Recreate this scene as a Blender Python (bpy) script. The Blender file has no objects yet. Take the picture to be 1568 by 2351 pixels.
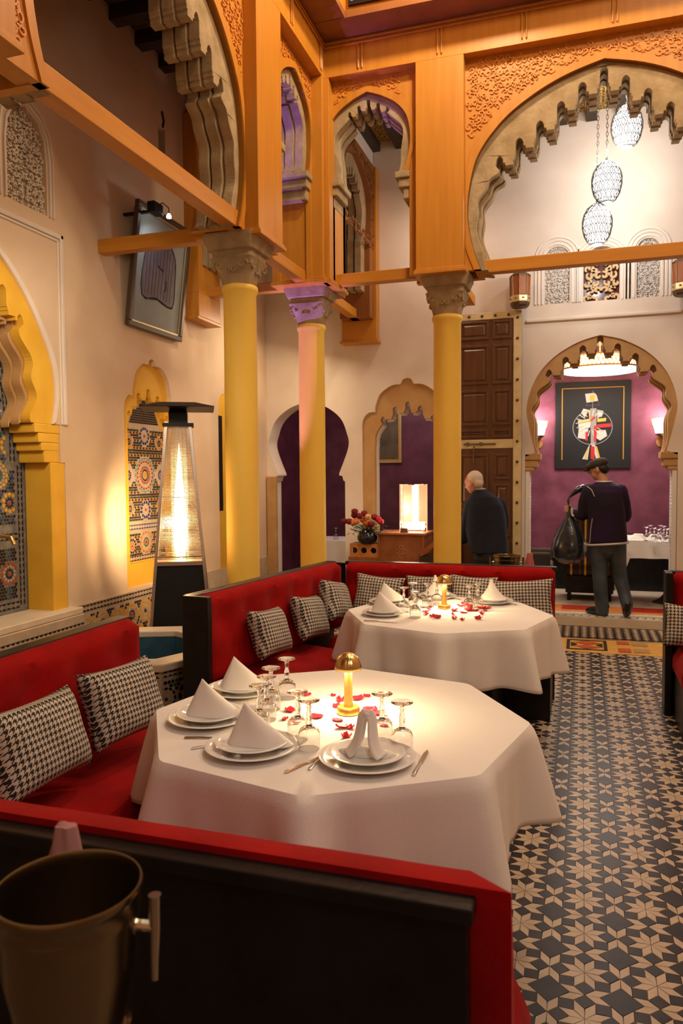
import bpy, bmesh, math, random
from math import sin, cos, pi, radians, sqrt, atan2, hypot
from mathutils import Vector, Matrix
from mathutils.geometry import tessellate_polygon
random.seed(7)
SC = bpy.context.scene
COL = SC.collection

# ---------------------------------------------------------------- camera
FOC, PIT, YAW, ROL, CH = 1720.0, -radians(2.75), radians(17.75), -radians(0.4), 1.6
F_ = Vector((-sin(YAW)*cos(PIT), cos(YAW)*cos(PIT), sin(PIT)))
R_ = Vector((cos(YAW), sin(YAW), 0)); U_ = R_.cross(F_)
R2 = cos(ROL)*R_ + sin(ROL)*U_; U2 = -sin(ROL)*R_ + cos(ROL)*U_
cd = bpy.data.cameras.new('camera'); cam = bpy.data.objects.new('camera', cd); COL.objects.link(cam)
m = Matrix((R2, U2, -F_)).transposed().to_4x4(); m.translation = (0, 0, CH); cam.matrix_world = m
cd.sensor_fit = 'VERTICAL'; cd.sensor_height = 36; cd.lens = FOC/2351*36; cd.clip_start = .05
cd.dof.use_dof = True; cd.dof.focus_distance = 3.6; cd.dof.aperture_fstop = 5.0
SC.camera = cam
def ray(x, y): return F_ + R2*((x-784)/FOC) - U2*((y-1175.5)/FOC)
def PX(x, y, X): r = ray(x, y); return Vector((0, 0, CH)) + r*(X/r.x)
def PY(x, y, Y): r = ray(x, y); return Vector((0, 0, CH)) + r*(Y/r.y)
def PZ(x, y, Z): r = ray(x, y); return Vector((0, 0, CH)) + r*((Z-CH)/r.z)

# ---------------------------------------------------------------- world, exposure, lights
SC.view_settings.view_transform = 'Standard'; SC.view_settings.look = 'None'
SC.view_settings.exposure = 0.0; SC.view_settings.gamma = 1.0; SC.view_settings.use_curve_mapping = False
W = bpy.data.worlds.new('night'); SC.world = W; W.use_nodes = True
W.node_tree.nodes['Background'].inputs[0].default_value = (1.0, .72, .46, 1)
W.node_tree.nodes['Background'].inputs[1].default_value = 0.07
def light(name, kind, loc, power, col, size=.2, aim=None, spot=None, blend=.5, sizey=None):
    l = bpy.data.lights.new(name, kind); l.energy = power; l.color = col
    if kind == 'AREA':
        l.size = size
        if sizey: l.shape = 'RECTANGLE'; l.size_y = sizey
    else: l.shadow_soft_size = size
    if spot: l.spot_size = radians(spot); l.spot_blend = blend
    o = bpy.data.objects.new(name, l); COL.objects.link(o); o.location = loc
    if aim is not None:
        o.rotation_euler = (Vector(aim)-Vector(loc)).to_track_quat('-Z', 'Y').to_euler()
    return o
WARM = (1.0, .77, .52); AMBER = (1.0, .58, .24); WHITE = (1.0, .93, .84)
light('patio_top_fill', 'AREA', (.1, 3.9, 8.3), 44, (1.0, .82, .62), 3.2, aim=(.1, 3.9, 0))  # added overhead fill for the court
light('court_lamp', 'POINT', (-.75, 5.4, 6.35), 210, (1.0, .78, .54), .10)
light('patio_fill_back', 'AREA', (1.2, 3.2, 6.6), 60, WARM, .5, aim=(-.6, 6.7, 4.3))  # added area light brightening the back arcade timber from above
light('patio_fill_left', 'AREA', (2.2, 5.0, 6.6), 60, WARM, .5, aim=(-2.3, 4.9, 3.6))  # added area light brightening the left arcade, no fixture behind it
light('gallery_back_light', 'AREA', (-1.5, 7.9, 4.6), 9, (1.0, .74, .56), .35, aim=(-2.0, 8.6, 2.2))
light('gallery_left_light', 'SPOT', (-2.6, 3.3, 2.95), 105, (1.0, .82, .60), .25, aim=(-3.75, 5.0, 1.75), spot=112, blend=1.0)
light('gallery_left_far_light', 'AREA', (-3.0, 7.9, 3.3), 16, (1.0, .76, .5), .4, aim=(-3.5, 7.4, 1.4))
light('violet_spot', 'SPOT', (-2.98, 6.42, .55), 620, (.40, .20, 1.0), .02, aim=(-2.60, 6.86, 2.95), spot=22, blend=.7)
light('violet_spot_up', 'SPOT', (-3.3, 5.9, 3.7), 90, (.24, .10, 1.0), .03, aim=(-2.5, 6.3, 4.75), spot=45, blend=.6)
light('bench_fill', 'AREA', (.9, .2, 3.4), 22, (1.0, .87, .78), .9, aim=(-1.0, 2.6, .6))
light('back_room_left_light', 'AREA', (-2.5, 9.6, 3.1), 13, (1.0, .75, .7), .5, aim=(-2.4, 10.4, 0))

# ---------------------------------------------------------------- materials
_mats = {}
def M(name, col, rough=.5, metal=0., col2=None, var=.5, scale=6., stretch=(1, 1, 1), bump=0., bscale=None, emit=None, estr=0., trans=0., ior=1.45,
      sheen=0., coat=0., spec=.5, detail=4, sss=0., alpha=None, distort=0.):
    if name in _mats: return _mats[name]
    mt = bpy.data.materials.new(name); mt.use_nodes = True; nt = mt.node_tree; b = nt.nodes['Principled BSDF']
    I = b.inputs
    I['Base Color'].default_value = (*col, 1); I['Roughness'].default_value = rough; I['Metallic'].default_value = metal
    I['Specular IOR Level'].default_value = spec; I['IOR'].default_value = ior
    if trans: I['Transmission Weight'].default_value = trans
    if sheen: I['Sheen Weight'].default_value = sheen; I['Sheen Roughness'].default_value = .35; I['Sheen Tint'].default_value = (*[min(1, c*2+.15) for c in col], 1)
    if coat: I['Coat Weight'].default_value = coat; I['Coat Roughness'].default_value = .12
    if sss: I['Subsurface Weight'].default_value = sss; I['Subsurface Scale'].default_value = .02
    if alpha is not None: I['Alpha'].default_value = alpha
    if emit: I['Emission Color'].default_value = (*emit, 1); I['Emission Strength'].default_value = estr
    if col2 is not None or bump:
        tc = nt.nodes.new('ShaderNodeTexCoord'); mp = nt.nodes.new('ShaderNodeMapping'); mp.inputs['Scale'].default_value = stretch
        nt.links.new(tc.outputs['Object'], mp.inputs[0])
    if col2 is not None:
        n = nt.nodes.new('ShaderNodeTexNoise'); n.inputs['Scale'].default_value = scale; n.inputs['Detail'].default_value = detail; n.inputs['Distortion'].default_value = distort
        nt.links.new(mp.outputs[0], n.inputs['Vector'])
        r = nt.nodes.new('ShaderNodeValToRGB'); r.color_ramp.elements[0].position = .5-var/2; r.color_ramp.elements[1].position = .5+var/2
        r.color_ramp.elements[0].color = (*col, 1); r.color_ramp.elements[1].color = (*col2, 1)
        nt.links.new(n.outputs[0], r.inputs[0]); nt.links.new(r.outputs[0], I['Base Color'])
    if bump:
        n2 = nt.nodes.new('ShaderNodeTexNoise'); n2.inputs['Scale'].default_value = bscale or scale*3; n2.inputs['Detail'].default_value = 5
        bp = nt.nodes.new('ShaderNodeBump'); bp.inputs['Strength'].default_value = bump; bp.inputs['Distance'].default_value = .01
        nt.links.new(mp.outputs[0], n2.inputs['Vector']); nt.links.new(n2.outputs[0], bp.inputs['Height']); nt.links.new(bp.outputs[0], I['Normal'])
    _mats[name] = mt
    return mt
def glow(name, col, strength):
    return M(name, (.8, .8, .8), .5, emit=col, estr=strength)
PLASTER = M('cream_plaster', (.66, .47, .29), .75, col2=(.80, .63, .45), var=.5, scale=1.6, bump=.12, bscale=9, detail=6)
PLASTERW = M('pale_plaster', (.72, .60, .49), .75, col2=(.84, .75, .64), var=.5, scale=2.0, bump=.12, bscale=8, detail=6)
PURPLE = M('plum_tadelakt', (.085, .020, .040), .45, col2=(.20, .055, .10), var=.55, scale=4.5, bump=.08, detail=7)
YELLOWW = M('ochre_plaster', (.72, .38, .025), .7, col2=(.84, .50, .05), var=.5, scale=4, bump=.1)
YELLOWC = M('yellow_column_paint', (.86, .56, .085), .55, col2=(.82, .50, .07), var=.6, scale=2.5, bump=.04, bscale=30)
WOOD = M('golden_cedar', (.47, .185, .016), .42, col2=(.63, .262, .028), var=.7, scale=7, stretch=(3, 3, .22), bump=.05, bscale=30, detail=6)
WOODH = M('golden_cedar_along', (.48, .19, .017), .42, col2=(.63, .262, .028), var=.7, scale=7, stretch=(.25, 3, 3), bump=.05, bscale=30, detail=6)
WOODY = M('golden_cedar_deep', (.48, .19, .017), .42, col2=(.64, .265, .03), var=.7, scale=7, stretch=(3, .25, 3), bump=.05, bscale=30, detail=6)
WOODD = M('dark_cedar', (.22, .075, .015), .5, col2=(.32, .12, .03), var=.6, scale=7, stretch=(1, 1, .2))
STONE = M('carved_stone', (.27, .19, .09), .9, col2=(.47, .35, .20), var=.5, scale=9, bump=.5, bscale=35, detail=8)
STONEO = M('ochre_stone', (.42, .22, .07), .8, col2=(.58, .36, .15), var=.6, scale=5, bump=.3, bscale=25, detail=8)
BLACKW = M('black_lacquer', (.005, .005, .006), .38, col2=(.014, .012, .011), var=.5, scale=12, bump=.15, coat=.1, spec=.3)
BLACKM = M('black_metal', (.012, .011, .011), .45, metal=.4)
STEEL = M('brushed_steel', (.62, .55, .47), .3, metal=1.0, col2=(.70, .63, .55), scale=8, stretch=(1, 1, 20))
CHROME = M('polished_steel', (.72, .68, .60), .12, metal=1.0)
NICKEL = M('bucket_nickel', (.30, .245, .155), .26, metal=1.0, bump=.03, bscale=6)
BRASS = M('brass', (.88, .60, .22), .22, metal=1.0)
GOLD = M('brushed_gold', (.95, .60, .16), .32, metal=.9)
RED = M('red_velvet', (.20, .002, .002), .85, sheen=.30, col2=(.42, .005, .004), var=.7, scale=6, bump=.15, bscale=60, spec=.15)
LINEN = M('white_linen', (.86, .82, .77), .85, col2=(.90, .87, .83), var=.6, scale=5, bump=.12, bscale=260, sheen=.1)
NAPKIN = M('white_napkin', (.88, .85, .79), .8, bump=.1, bscale=200, sss=.0)
CHINA = M('white_porcelain', (.86, .85, .83), .08, coat=.4)
TUBE = M('thin_glass', (1, .96, .9), .05, alpha=.10)
GLASS = M('clear_glass', (1, 1, 1), .0, trans=1.0, ior=1.45)
JOIST = M('dark_joist', (.030, .017, .010), .6, col2=(.05, .03, .018), scale=10)
PETAL = M('rose_petal', (.50, .004, .02), .5, sheen=.2, col2=(.68, .01, .04), scale=30)
MARBLE = M('cream_marble', (.66, .52, .36), .35, col2=(.78, .66, .50), scale=5)
WATER = M('pool_blue', (.02, .06, .10), .3, col2=(.05, .12, .17), scale=8)
TBLACK = M('tile_black', (.014, .010, .009), .34, spec=.25, col2=(.038, .027, .023), var=.6, scale=14)
TWHITE = M('tile_cream', (.42, .32, .215), .34, spec=.25, col2=(.60, .47, .34), var=.6, scale=11)
GROUT = M('floor_grout', (.16, .11, .075), .6)

# ---------------------------------------------------------------- mesh helpers
class MB:
    def __init__(s): s.v = []; s.f = []; s.m = []
    def add(s, vs, fs, mi=0):
        n = len(s.v); s.v += [tuple(v) for v in vs]
        for f in fs: s.f.append(tuple(i+n for i in f)); s.m.append(mi)
        return s
    def box(s, x0, x1, y0, y1, z0, z1, mi=0):
        vs = [(x, y, z) for z in (z0, z1) for y in (y0, y1) for x in (x0, x1)]
        return s.add(vs, [(0, 2, 3, 1), (4, 5, 7, 6), (0, 1, 5, 4), (2, 6, 7, 3), (0, 4, 6, 2), (1, 3, 7, 5)], mi)
    def prism(s, poly, d0, d1, ax='z', holes=(), mi=0, cap0=True, cap1=True):
        def P(u, v, d): return (u, v, d) if ax == 'z' else ((u, d, v) if ax == 'y' else (d, u, v))
        loops = [list(poly)] + [list(h) for h in holes]
        flat = [p for l in loops for p in l]; n = len(flat)
        vs = [P(p[0], p[1], d0) for p in flat] + [P(p[0], p[1], d1) for p in flat]
        fs = []
        if len(loops) == 1 and len(poly) <= 4: tr = [tuple(range(len(poly)))]
        else: tr = tessellate_polygon([[Vector((p[0], p[1], 0)) for p in l] for l in loops])
        if cap0: fs += [tuple(t) for t in tr]
        if cap1: fs += [tuple(i+n for i in reversed(t)) for t in tr]
        k = 0
        for l in loops:
            q = len(l)
            for i in range(q): a, b = k+i, k+(i+1) % q; fs.append((a, b, b+n, a+n))
            k += q
        return s.add(vs, fs, mi)
    def lathe(s, prof, c=(0, 0, 0), n=24, mi=0, ax='z', ribs=0, ribamp=0, sx=1, sy=1):
        vs = []; fs = []
        for (r, z) in prof:
            for i in range(n):
                a = 2*pi*i/n; rr = r*(1+ribamp*abs(sin(a*ribs/2))) if ribs else r
                x, y = rr*cos(a)*sx, rr*sin(a)*sy
                p = (x, y, z) if ax == 'z' else ((x, z, y) if ax == 'y' else (z, x, y))
                vs.append((c[0]+p[0], c[1]+p[1], c[2]+p[2]))
        for j in range(len(prof)-1):
            for i in range(n): a = j*n+i; b = j*n+(i+1) % n; fs.append((a, b, b+n, a+n))
        if prof[0][0] > 1e-6: fs.append(tuple(reversed(range(n))))
        if prof[-1][0] > 1e-6: fs.append(tuple((len(prof)-1)*n+i for i in range(n)))
        return s.add(vs, fs, mi)
    def tube(s, path, r, n=8, mi=0, closed=False, flat=1.0):
        path = [Vector(p) for p in path]; N = len(path); vs = []; fs = []
        rs = r if isinstance(r, (list, tuple)) else [r]*N
        up = None
        for i, p in enumerate(path):
            t = (path[(i+1) % N]-path[i-1]) if closed else (path[min(i+1, N-1)]-path[max(i-1, 0)])
            t.normalize()
            if up is None: up = Vector((0, 0, 1)) if abs(t.z) < .9 else Vector((1, 0, 0))
            a = t.cross(up)
            if a.length < 1e-4: a = t.cross(Vector((0, 1, .1)))
            a.normalize(); b = a.cross(t); up = b
            for k in range(n):
                an = 2*pi*k/n; vs.append(p + (a*cos(an) + b*sin(an)*flat)*rs[i])
        for i in range(N if closed else N-1):
            j = (i+1) % N
            for k in range(n): fs.append((i*n+k, i*n+(k+1) % n, j*n+(k+1) % n, j*n+k))
        if not closed: fs += [tuple(reversed(range(n))), tuple((N-1)*n+k for k in range(n))]
        return s.add(vs, fs, mi)
    def loft(s, rings, mi=0, cap=True):
        n = len(rings[0]); vs = [p for r in rings for p in r]; fs = []
        for j in range(len(rings)-1):
            for i in range(n): a = j*n+i; b = j*n+(i+1) % n; fs.append((a, b, b+n, a+n))
        if cap: fs += [tuple(reversed(range(n))), tuple((len(rings)-1)*n+i for i in range(n))]
        return s.add(vs, fs, mi)
    def xf(s, mat, start=0):
        for i in range(start, len(s.v)): s.v[i] = tuple(mat @ Vector(s.v[i]))
        return s
    def build(s, name, mats, parent=None, loc=(0, 0, 0), rot=None, smooth=False, bevel=0, ang=40, recalc=True, **tags):
        me = bpy.data.meshes.new(name); me.from_pydata(s.v, [], s.f)
        if not isinstance(mats, (list, tuple)): mats = [mats]
        for mm in mats: me.materials.append(mm)
        if len(mats) > 1: me.polygons.foreach_set('material_index', s.m)
        if recalc or smooth:
            bm = bmesh.new(); bm.from_mesh(me)
            if recalc: bmesh.ops.recalc_face_normals(bm, faces=bm.faces)
            if smooth:
                for f in bm.faces: f.smooth = True
                for e in bm.edges:
                    if len(e.link_faces) == 2 and e.calc_face_angle(0) > radians(ang): e.smooth = False
            bm.to_mesh(me); bm.free()
        o = bpy.data.objects.new(name, me); COL.objects.link(o); o.location = loc
        if rot: o.rotation_euler = rot
        if parent: o.parent = parent
        if bevel:
            md = o.modifiers.new('bevel', 'BEVEL'); md.width = bevel; md.segments = 2; md.limit_method = 'ANGLE'
        for k, v in tags.items(): o[k] = v
        return o
def thing(name, label, cat, loc=(0, 0, 0), rz=0, group=None, rot=None):
    o = bpy.data.objects.new(name, None); COL.objects.link(o); o.location = loc; o.rotation_euler = rot or (0, 0, rz)
    o.empty_display_size = .1; o['label'] = label; o['category'] = cat
    if group: o['group'] = group
    return o
def copy_tree(o, parent=None):
    c = o.copy(); COL.objects.link(c); c.parent = parent
    for ch in list(o.children): copy_tree(ch, c)
    return c
def dup(o, loc, label=None, rz=None, scale=None):
    c = copy_tree(o); c.location = loc
    if label: c['label'] = label
    if rz is not None: c.rotation_euler = (0, 0, rz)
    if scale: c.scale = scale
    return c
ST = dict(kind='structure')
def inpoly(x, y, poly):
    c = False; n = len(poly); j = n-1
    for i in range(n):
        xi, yi = poly[i][0], poly[i][1]; xj, yj = poly[j][0], poly[j][1]
        if (yi > y) != (yj > y) and x < (xj-xi)*(y-yi)/(yj-yi)+xi: c = not c
        j = i
    return c
def spline(pts, n=6, closed=False):
    out = []; N = len(pts)
    for i in range(N if closed else N-1):
        g = (lambda k: pts[k % N]) if closed else (lambda k: pts[max(0, min(N-1, k))])
        p0, p1, p2, p3 = g(i-1), g(i), g(i+1), g(i+2)
        for k in range(n):
            t = k/n
            out.append(tuple(.5*(2*b+(c-a)*t+(2*a-5*b+4*c-d)*t*t+(3*b-a-3*c+d)*t**3) for a, b, c, d in zip(p0, p1, p2, p3)))
    if not closed: out.append(tuple(pts[-1]))
    return out
def rect(x0, x1, z0, z1): return [(x0, z0), (x1, z0), (x1, z1), (x0, z1)]
def arch(half, cx, n=6, zbot=None):
    """half: (dx,z) from spring to apex -> closed outline, left spring over the apex to right spring"""
    h = spline(half, n) if n else list(half)
    L = [(cx-d, z) for d, z in h]; Rr = [(cx+d, z) for d, z in reversed(h[:-1])]
    o = L+Rr
    if zbot is not None: o = [(L[0][0], zbot)]+o+[(Rr[-1][0], zbot)]
    return o
def lobed(half, cx, p, h, kmax, wave=.02, nw=4, wt=.40):
    """cusped inner edge: stepped notches in the crown, waves on the flanks; right half mirrored. from left spring to right spring"""
    hs = spline(half, 10); im = max(range(len(hs)), key=lambda i: hs[i][0]); up = hs[im:]
    def zc(x):
        for a, b in zip(up, up[1:]):
            if b[0] <= x <= a[0]: return a[1]+(b[1]-a[1])*(a[0]-x)/(a[0]-b[0]+1e-9)
        return up[-1][1]
    pts = [(0, zc(0)+h*1.15)]
    hw = p*.19; w2 = p*wt/2
    for k in range(kmax):
        xn, xt, x1 = k*p, (k+.5)*p, (k+1)*p; zp = pts[-1][1]; zt = zc(xt)-.25*h; zq = zc(x1)+h*.95
        pts += [(xn+hw*.6, zp-h*.10), (xn+hw*.95, zp-h*.26), (xn+hw, zt+h*.55), (xn+hw*1.25, zt+h*.50), (xn+hw*1.3, zt+h*.30), (xt-w2, zt+h*.30), (xt-w2, zt), (xt+w2, zt),
                (xt+w2, min(zt+h*.18, zq-h*.5)), (x1-hw, min(zt+h*.22, zq-h*.48)), (x1-hw, zq-h*.28), (x1-hw*.6, zq-h*.09), (x1, zq)]
    xl = kmax*p; zl = pts[-1][1]
    low = [q for q in reversed(hs) if q[1] < zl-h*.9]
    pts += [(xl+hw*.6, zl-h*.2), (xl+hw, zl-h*.6)]
    N = len(low)
    for i, q in enumerate(low):
        if q[0] < xl and q[1] > hs[im][1]: continue
        ph = i/max(1, N-1)*nw*2*pi
        pts.append((q[0]-wave*(.5+.5*sin(ph)), q[1]))
    return [(cx-x, z) for x, z in reversed(pts)] + [(cx+x, z) for x, z in pts[1:]]
def ringpoly(outer, inner): return list(outer)+list(reversed(inner))
def scrolls(mb, ok, x0, x1, z0, z1, d, dh, ax, sp=.075, w=.0075, mi=0, seed=1, sym=None):
    """carved arabesque: spiral ribbons proud of the panel"""
    rnd = random.Random(seed); done = []
    def ribbon(pts):
        vs = []; fs = []; n = len(pts)
        def P(u, v, q): return (u, v, q) if ax == 'z' else ((u, q, v) if ax == 'y' else (q, u, v))
        for i, (x, z) in enumerate(pts):
            a = pts[max(0, i-1)]; b = pts[min(n-1, i+1)]; tx, tz = b[0]-a[0], b[1]-a[1]; l = hypot(tx, tz)+1e-9
            ww = w*(.35+.65*sin(pi*min(1, (i+1.2)/(n+.6))))
            nx, nz = -tz/l*ww/2, tx/l*ww/2
            vs += [P(x+nx*1.5, z+nz*1.5, d), P(x+nx, z+nz, d+dh), P(x-nx, z-nz, d+dh), P(x-nx*1.5, z-nz*1.5, d)]
        for i in range(n-1):
            for k in range(3): a = i*4+k; fs.append((a, a+1, a+5, a+4))
        mb.add(vs, fs, mi)
    nx, nz = int((x1-x0)/sp)+1, int((z1-z0)/sp)+1
    for i in range(nx):
        for j in range(nz):
            cx = x0+(i+.5*(j % 2)+.5)*sp+rnd.uniform(-.15, .15)*sp; cz = z0+(j+.5)*sp+rnd.uniform(-.15, .15)*sp
            if sym is not None and cx > sym: continue
            if not ok(cx, cz): continue
            a0 = rnd.uniform(0, 2*pi); s = rnd.choice((-1, 1)); R0 = sp*rnd.uniform(.42, .56)
            sets = [[(cx+(R0*(1-.8*t/10))*cos(a0+s*t*.55), cz+(R0*(1-.8*t/10))*sin(a0+s*t*.55)) for t in range(11)]]
            b0 = rnd.uniform(0, 2*pi); ccx, ccz = cx+sp*.5*cos(b0), cz+sp*.5*sin(b0)
            sets.append([(ccx+sp*.22*cos(b0+t*.5), ccz+sp*.22*sin(b0+t*.5)) for t in range(5)])
            for pts in sets:
                if not all(ok(*q) for q in (pts[0], pts[-1])): continue
                ribbon(pts)
                if sym is not None: ribbon([(2*sym-q[0], q[1]) for q in pts])
# ================================================================ STRUCTURE
XW, YW, CEI = -3.75, 8.68, 5.5            # left wall, back wall, gallery ceiling
YF, XF = 6.68, -2.28                      # timber faces of the back and left arcades
C1, C2, C3 = (-2.53, 5.36), (-2.52, 6.95), (-1.19, 6.96)
# ---- floor: marble tile lattice of eight-pointed stars
mb = MB(); mb.box(-4.2, 3.4, -2.6, 8.3, -.12, -.006)
mb.box(-4.2, -.62, 8.3, 12, -.12, -.006)
floor = mb.build('floor', GROUT, **ST)
P_, FX, FY = .216, .0222, 2.674; a_ = P_/4.8284
def tile_polys():
    s = a_; q = s*.70711; out = []
    for k in range(8):                                      # star rhombs
        a = radians(45*k); b = radians(45*(k+1))
        A = (s*cos(a), s*sin(a)); B = (s*cos(b), s*sin(b)); out.append(([(0, 0), A, (A[0]+B[0], A[1]+B[1]), B], 1))
    for k in range(8):                                      # dark squares
        a = radians(45*k); c = cos(a); d = sin(a)
        loc = [(s, 0), (s+q, -q), (s+2*q, 0), (s+q, q)]
        out.append(([(x*c-y*d, x*d+y*c) for x, y in loc], 0))
    h = P_/2; r = 1.41421*s
    out.append(([(h-r, h), (h, h-r), (h+r, h), (h, h+r)], 0))   # large dark square at the corner
    for sx in (1, -1):                                      # pale rhombs round each contact point
        for sy in (1, -1):
            out.append(([(h, 0), (h-sx*q, sy*q), (h-sx*q, sy*(q+s)), (h, sy*s)] if sx > 0 else [(h, 0), (h+q, sy*q), (h+q, sy*(q+s)), (h, sy*s)], 1))
            out.append(([(0, h), (sy*q, h-sx*q), (sy*(q+s), h-sx*q), (sy*s, h)], 1))
    return out
TP = tile_polys()
def shrink(poly, g):
    cx = sum(p[0] for p in poly)/len(poly); cy = sum(p[1] for p in poly)/len(poly); out = []
    for x, y in poly:
        l = hypot(x-cx, y-cy); k = max(.3, 1-g/l); out.append((cx+(x-cx)*k, cy+(y-cy)*k))
    return out
def tile_mesh(poly, z0, z1, mb, mi, g=.0011):
    top = shrink(poly, g*1.6); bot = shrink(poly, g*.9); n = len(poly)
    vs = [(x, y, z0) for x, y in bot]+[(x, y, z1) for x, y in top]
    mb.add(vs, [tuple(range(n, 2*n))]+[(i, (i+1) % n, (i+1) % n+n, i+n) for i in range(n)], mi)
rt = random.Random(3); cand = []
field = MB()
for i in range(-17, 12):
    for j in range(-8, 24):
        cx, cy = FX+i*P_, FY+j*P_
        if cy > 7.62 or cy < .9: continue
        for poly, mi in TP:
            pl = [(cx+x, cy+y) for x, y in poly]
            mx = sum(p[0] for p in pl)/len(pl); my = sum(p[1] for p in pl)/len(pl)
            vis = (my > 1.75 and -.02-.02*(my-1.8) < mx < my*.235+.02) and my < 2.95
            area = (4 if len(pl) == 4 and poly is TP[16][0] else 1)/my**3 if vis else 0
            cand.append((area, pl, mi))
cand.sort(key=lambda c: -c[0])
for k, (ar, pl, mi) in enumerate(cand):
    dz = rt.uniform(-.0006, .0004)
    if k < 300 and ar > 0:
        t = MB(); tile_mesh(pl, -.006, dz, t, 0); t.build('tile', TWHITE if mi else TBLACK, parent=floor, recalc=False)
    else: tile_mesh(pl, -.006, dz, field, mi)
# small diaper border in front of the step
for i in range(-20, 30):
    for j in range(0, 8):
        cx, cy = i*.082, 7.70+j*.074
        tile_mesh([(cx-.034, cy), (cx, cy-.031), (cx+.034, cy), (cx, cy+.031)], -.006, 0, field, 0)
        if j < 7: tile_mesh([(cx+.041-.034, cy+.037), (cx+.041, cy+.006), (cx+.041+.034, cy+.037), (cx+.041, cy+.068)], -.006, 0, field, 1)
field.build('tile_field', [TBLACK, TWHITE], parent=floor, recalc=False, kind='stuff')
# step up into the dining room, with its greek-key band
mb = MB(); mb.box(-.62, 2.6, 8.28, 12, -.1, .085); stp = mb.build('trim_1', MARBLE, **ST)
mb = MB()
for i in range(40):
    x = -.6+i*.08
    for r in ((x, x+.05, 8.42, 8.432), (x+.05, x+.062, 8.36, 8.432), (x+.02, x+.062, 8.36, 8.37), (x+.062, x+.08, 8.42, 8.432)): mb.box(*r, .0845, .0865)
mb.box(-.6, 2.5, 8.315, 8.322, .0845, .0865); mb.box(-.6, 2.5, 8.475, 8.482, .0845, .0865)
mb.build('greek_key_inlay', TBLACK, parent=stp, kind='stuff')

# ---- left wall
N1 = [(.78, 2.0), (.82, 2.2), (.80, 2.43), (.68, 2.67), (.50, 2.92), (.28, 3.12), (0, 3.27)]     # great niche
n1c = 3.89
n1 = [(n1c-.92, .60), (n1c+.92, .60), (n1c+.92, 1.715), (n1c+.87, 1.715), (n1c+.87, 2.0)] + list(reversed(arch(N1, n1c))) + [(n1c-.87, 2.0), (n1c-.87, 1.715), (n1c-.92, 1.715)]
def ogee(cx, w, z0, zsh, ztop, knob=.07):
    """small niche: jambs, quarter-round shoulders, round head with a knob"""
    s = w*.30; r = w-s; h = spline([(w, zsh), (w*.97, zsh+s*.55), (w-s*.45, zsh+s*.95), (w-s*.75, zsh+s*1.02)], 3)
    h2 = spline([(r, zsh+s*1.02), (r*1.0, zsh+s*1.4), (r*.85, ztop-knob-(ztop-knob-zsh-s)*.33), (r*.5, ztop-knob*1.15), (knob*1.1, ztop-knob)], 4)
    h3 = [(knob*.95, ztop-knob*.8), (knob*.7, ztop-.25*knob), (0, ztop)]
    half = h+h2+h3
    return [(cx-w, z0), (cx+w, z0)] + [(cx+d, z) for d, z in half] + [(cx-d, z) for d, z in reversed(half[:-1])]
n2c = 6.06; n2 = ogee(n2c, .46, .625, 2.18, 2.68, .06)
n3 = ogee(7.86, .50, .10, 2.35, 2.95, .06)
winL = [(x, z) for x, z in [(4.27, 3.52), (4.68, 3.52)]] + [(4.68, 3.9), (4.66, 4.04), (4.60, 4.15), (4.50, 4.2), (4.475, 4.215), (4.45, 4.2), (4.35, 4.15), (4.29, 4.04), (4.27, 3.9)]
winL0 = [(x-.62, z) for x, z in winL]
slit = [(6.24, 4.50), (6.34, 4.46), (6.36, 4.50), (6.36, 4.86), (6.24, 4.86)]
mb = MB(); mb.prism(rect(-2.5, 9.0, -.1, 7), XW-.3, XW, 'x', holes=[n1, n2, n3, winL, winL0, slit]); wl = mb.build('wall_left', PLASTER, **ST)
def backing(name, y0, y1, z0, z1, x, mat, parent=wl, **k): return MB().box(x-.03, x, y0, y1, z0, z1).build(name, mat, parent=parent, **k)
# mouldings: raised frame round the great niche
def bandx(x, y0, y1, z0, z1, w, d, mb):
    mb.box(x, x+d, y1-w, y1, z0, z1); mb.box(x, x+d, y0, y0+w, z0, z1); mb.box(x, x+d, y0, y1, z1-w, z1)
mb = MB(); bandx(XW, 2.97, 4.83, 2.0, 3.42, .035, .022, mb); bandx(XW, 2.99, 4.79, 2.0, 3.38, .018, .012, mb); mb.build('moulding', PLASTERW, parent=wl, bevel=.006)
mb = MB(); o_ = arch([(d+.035, z+.02) for d, z in N1], n1c); i_ = arch(N1, n1c)
mb.prism(ringpoly(o_, i_), XW-.002, XW+.014, 'x'); mb.build('arch_moulding', PLASTERW, parent=wl)
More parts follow.
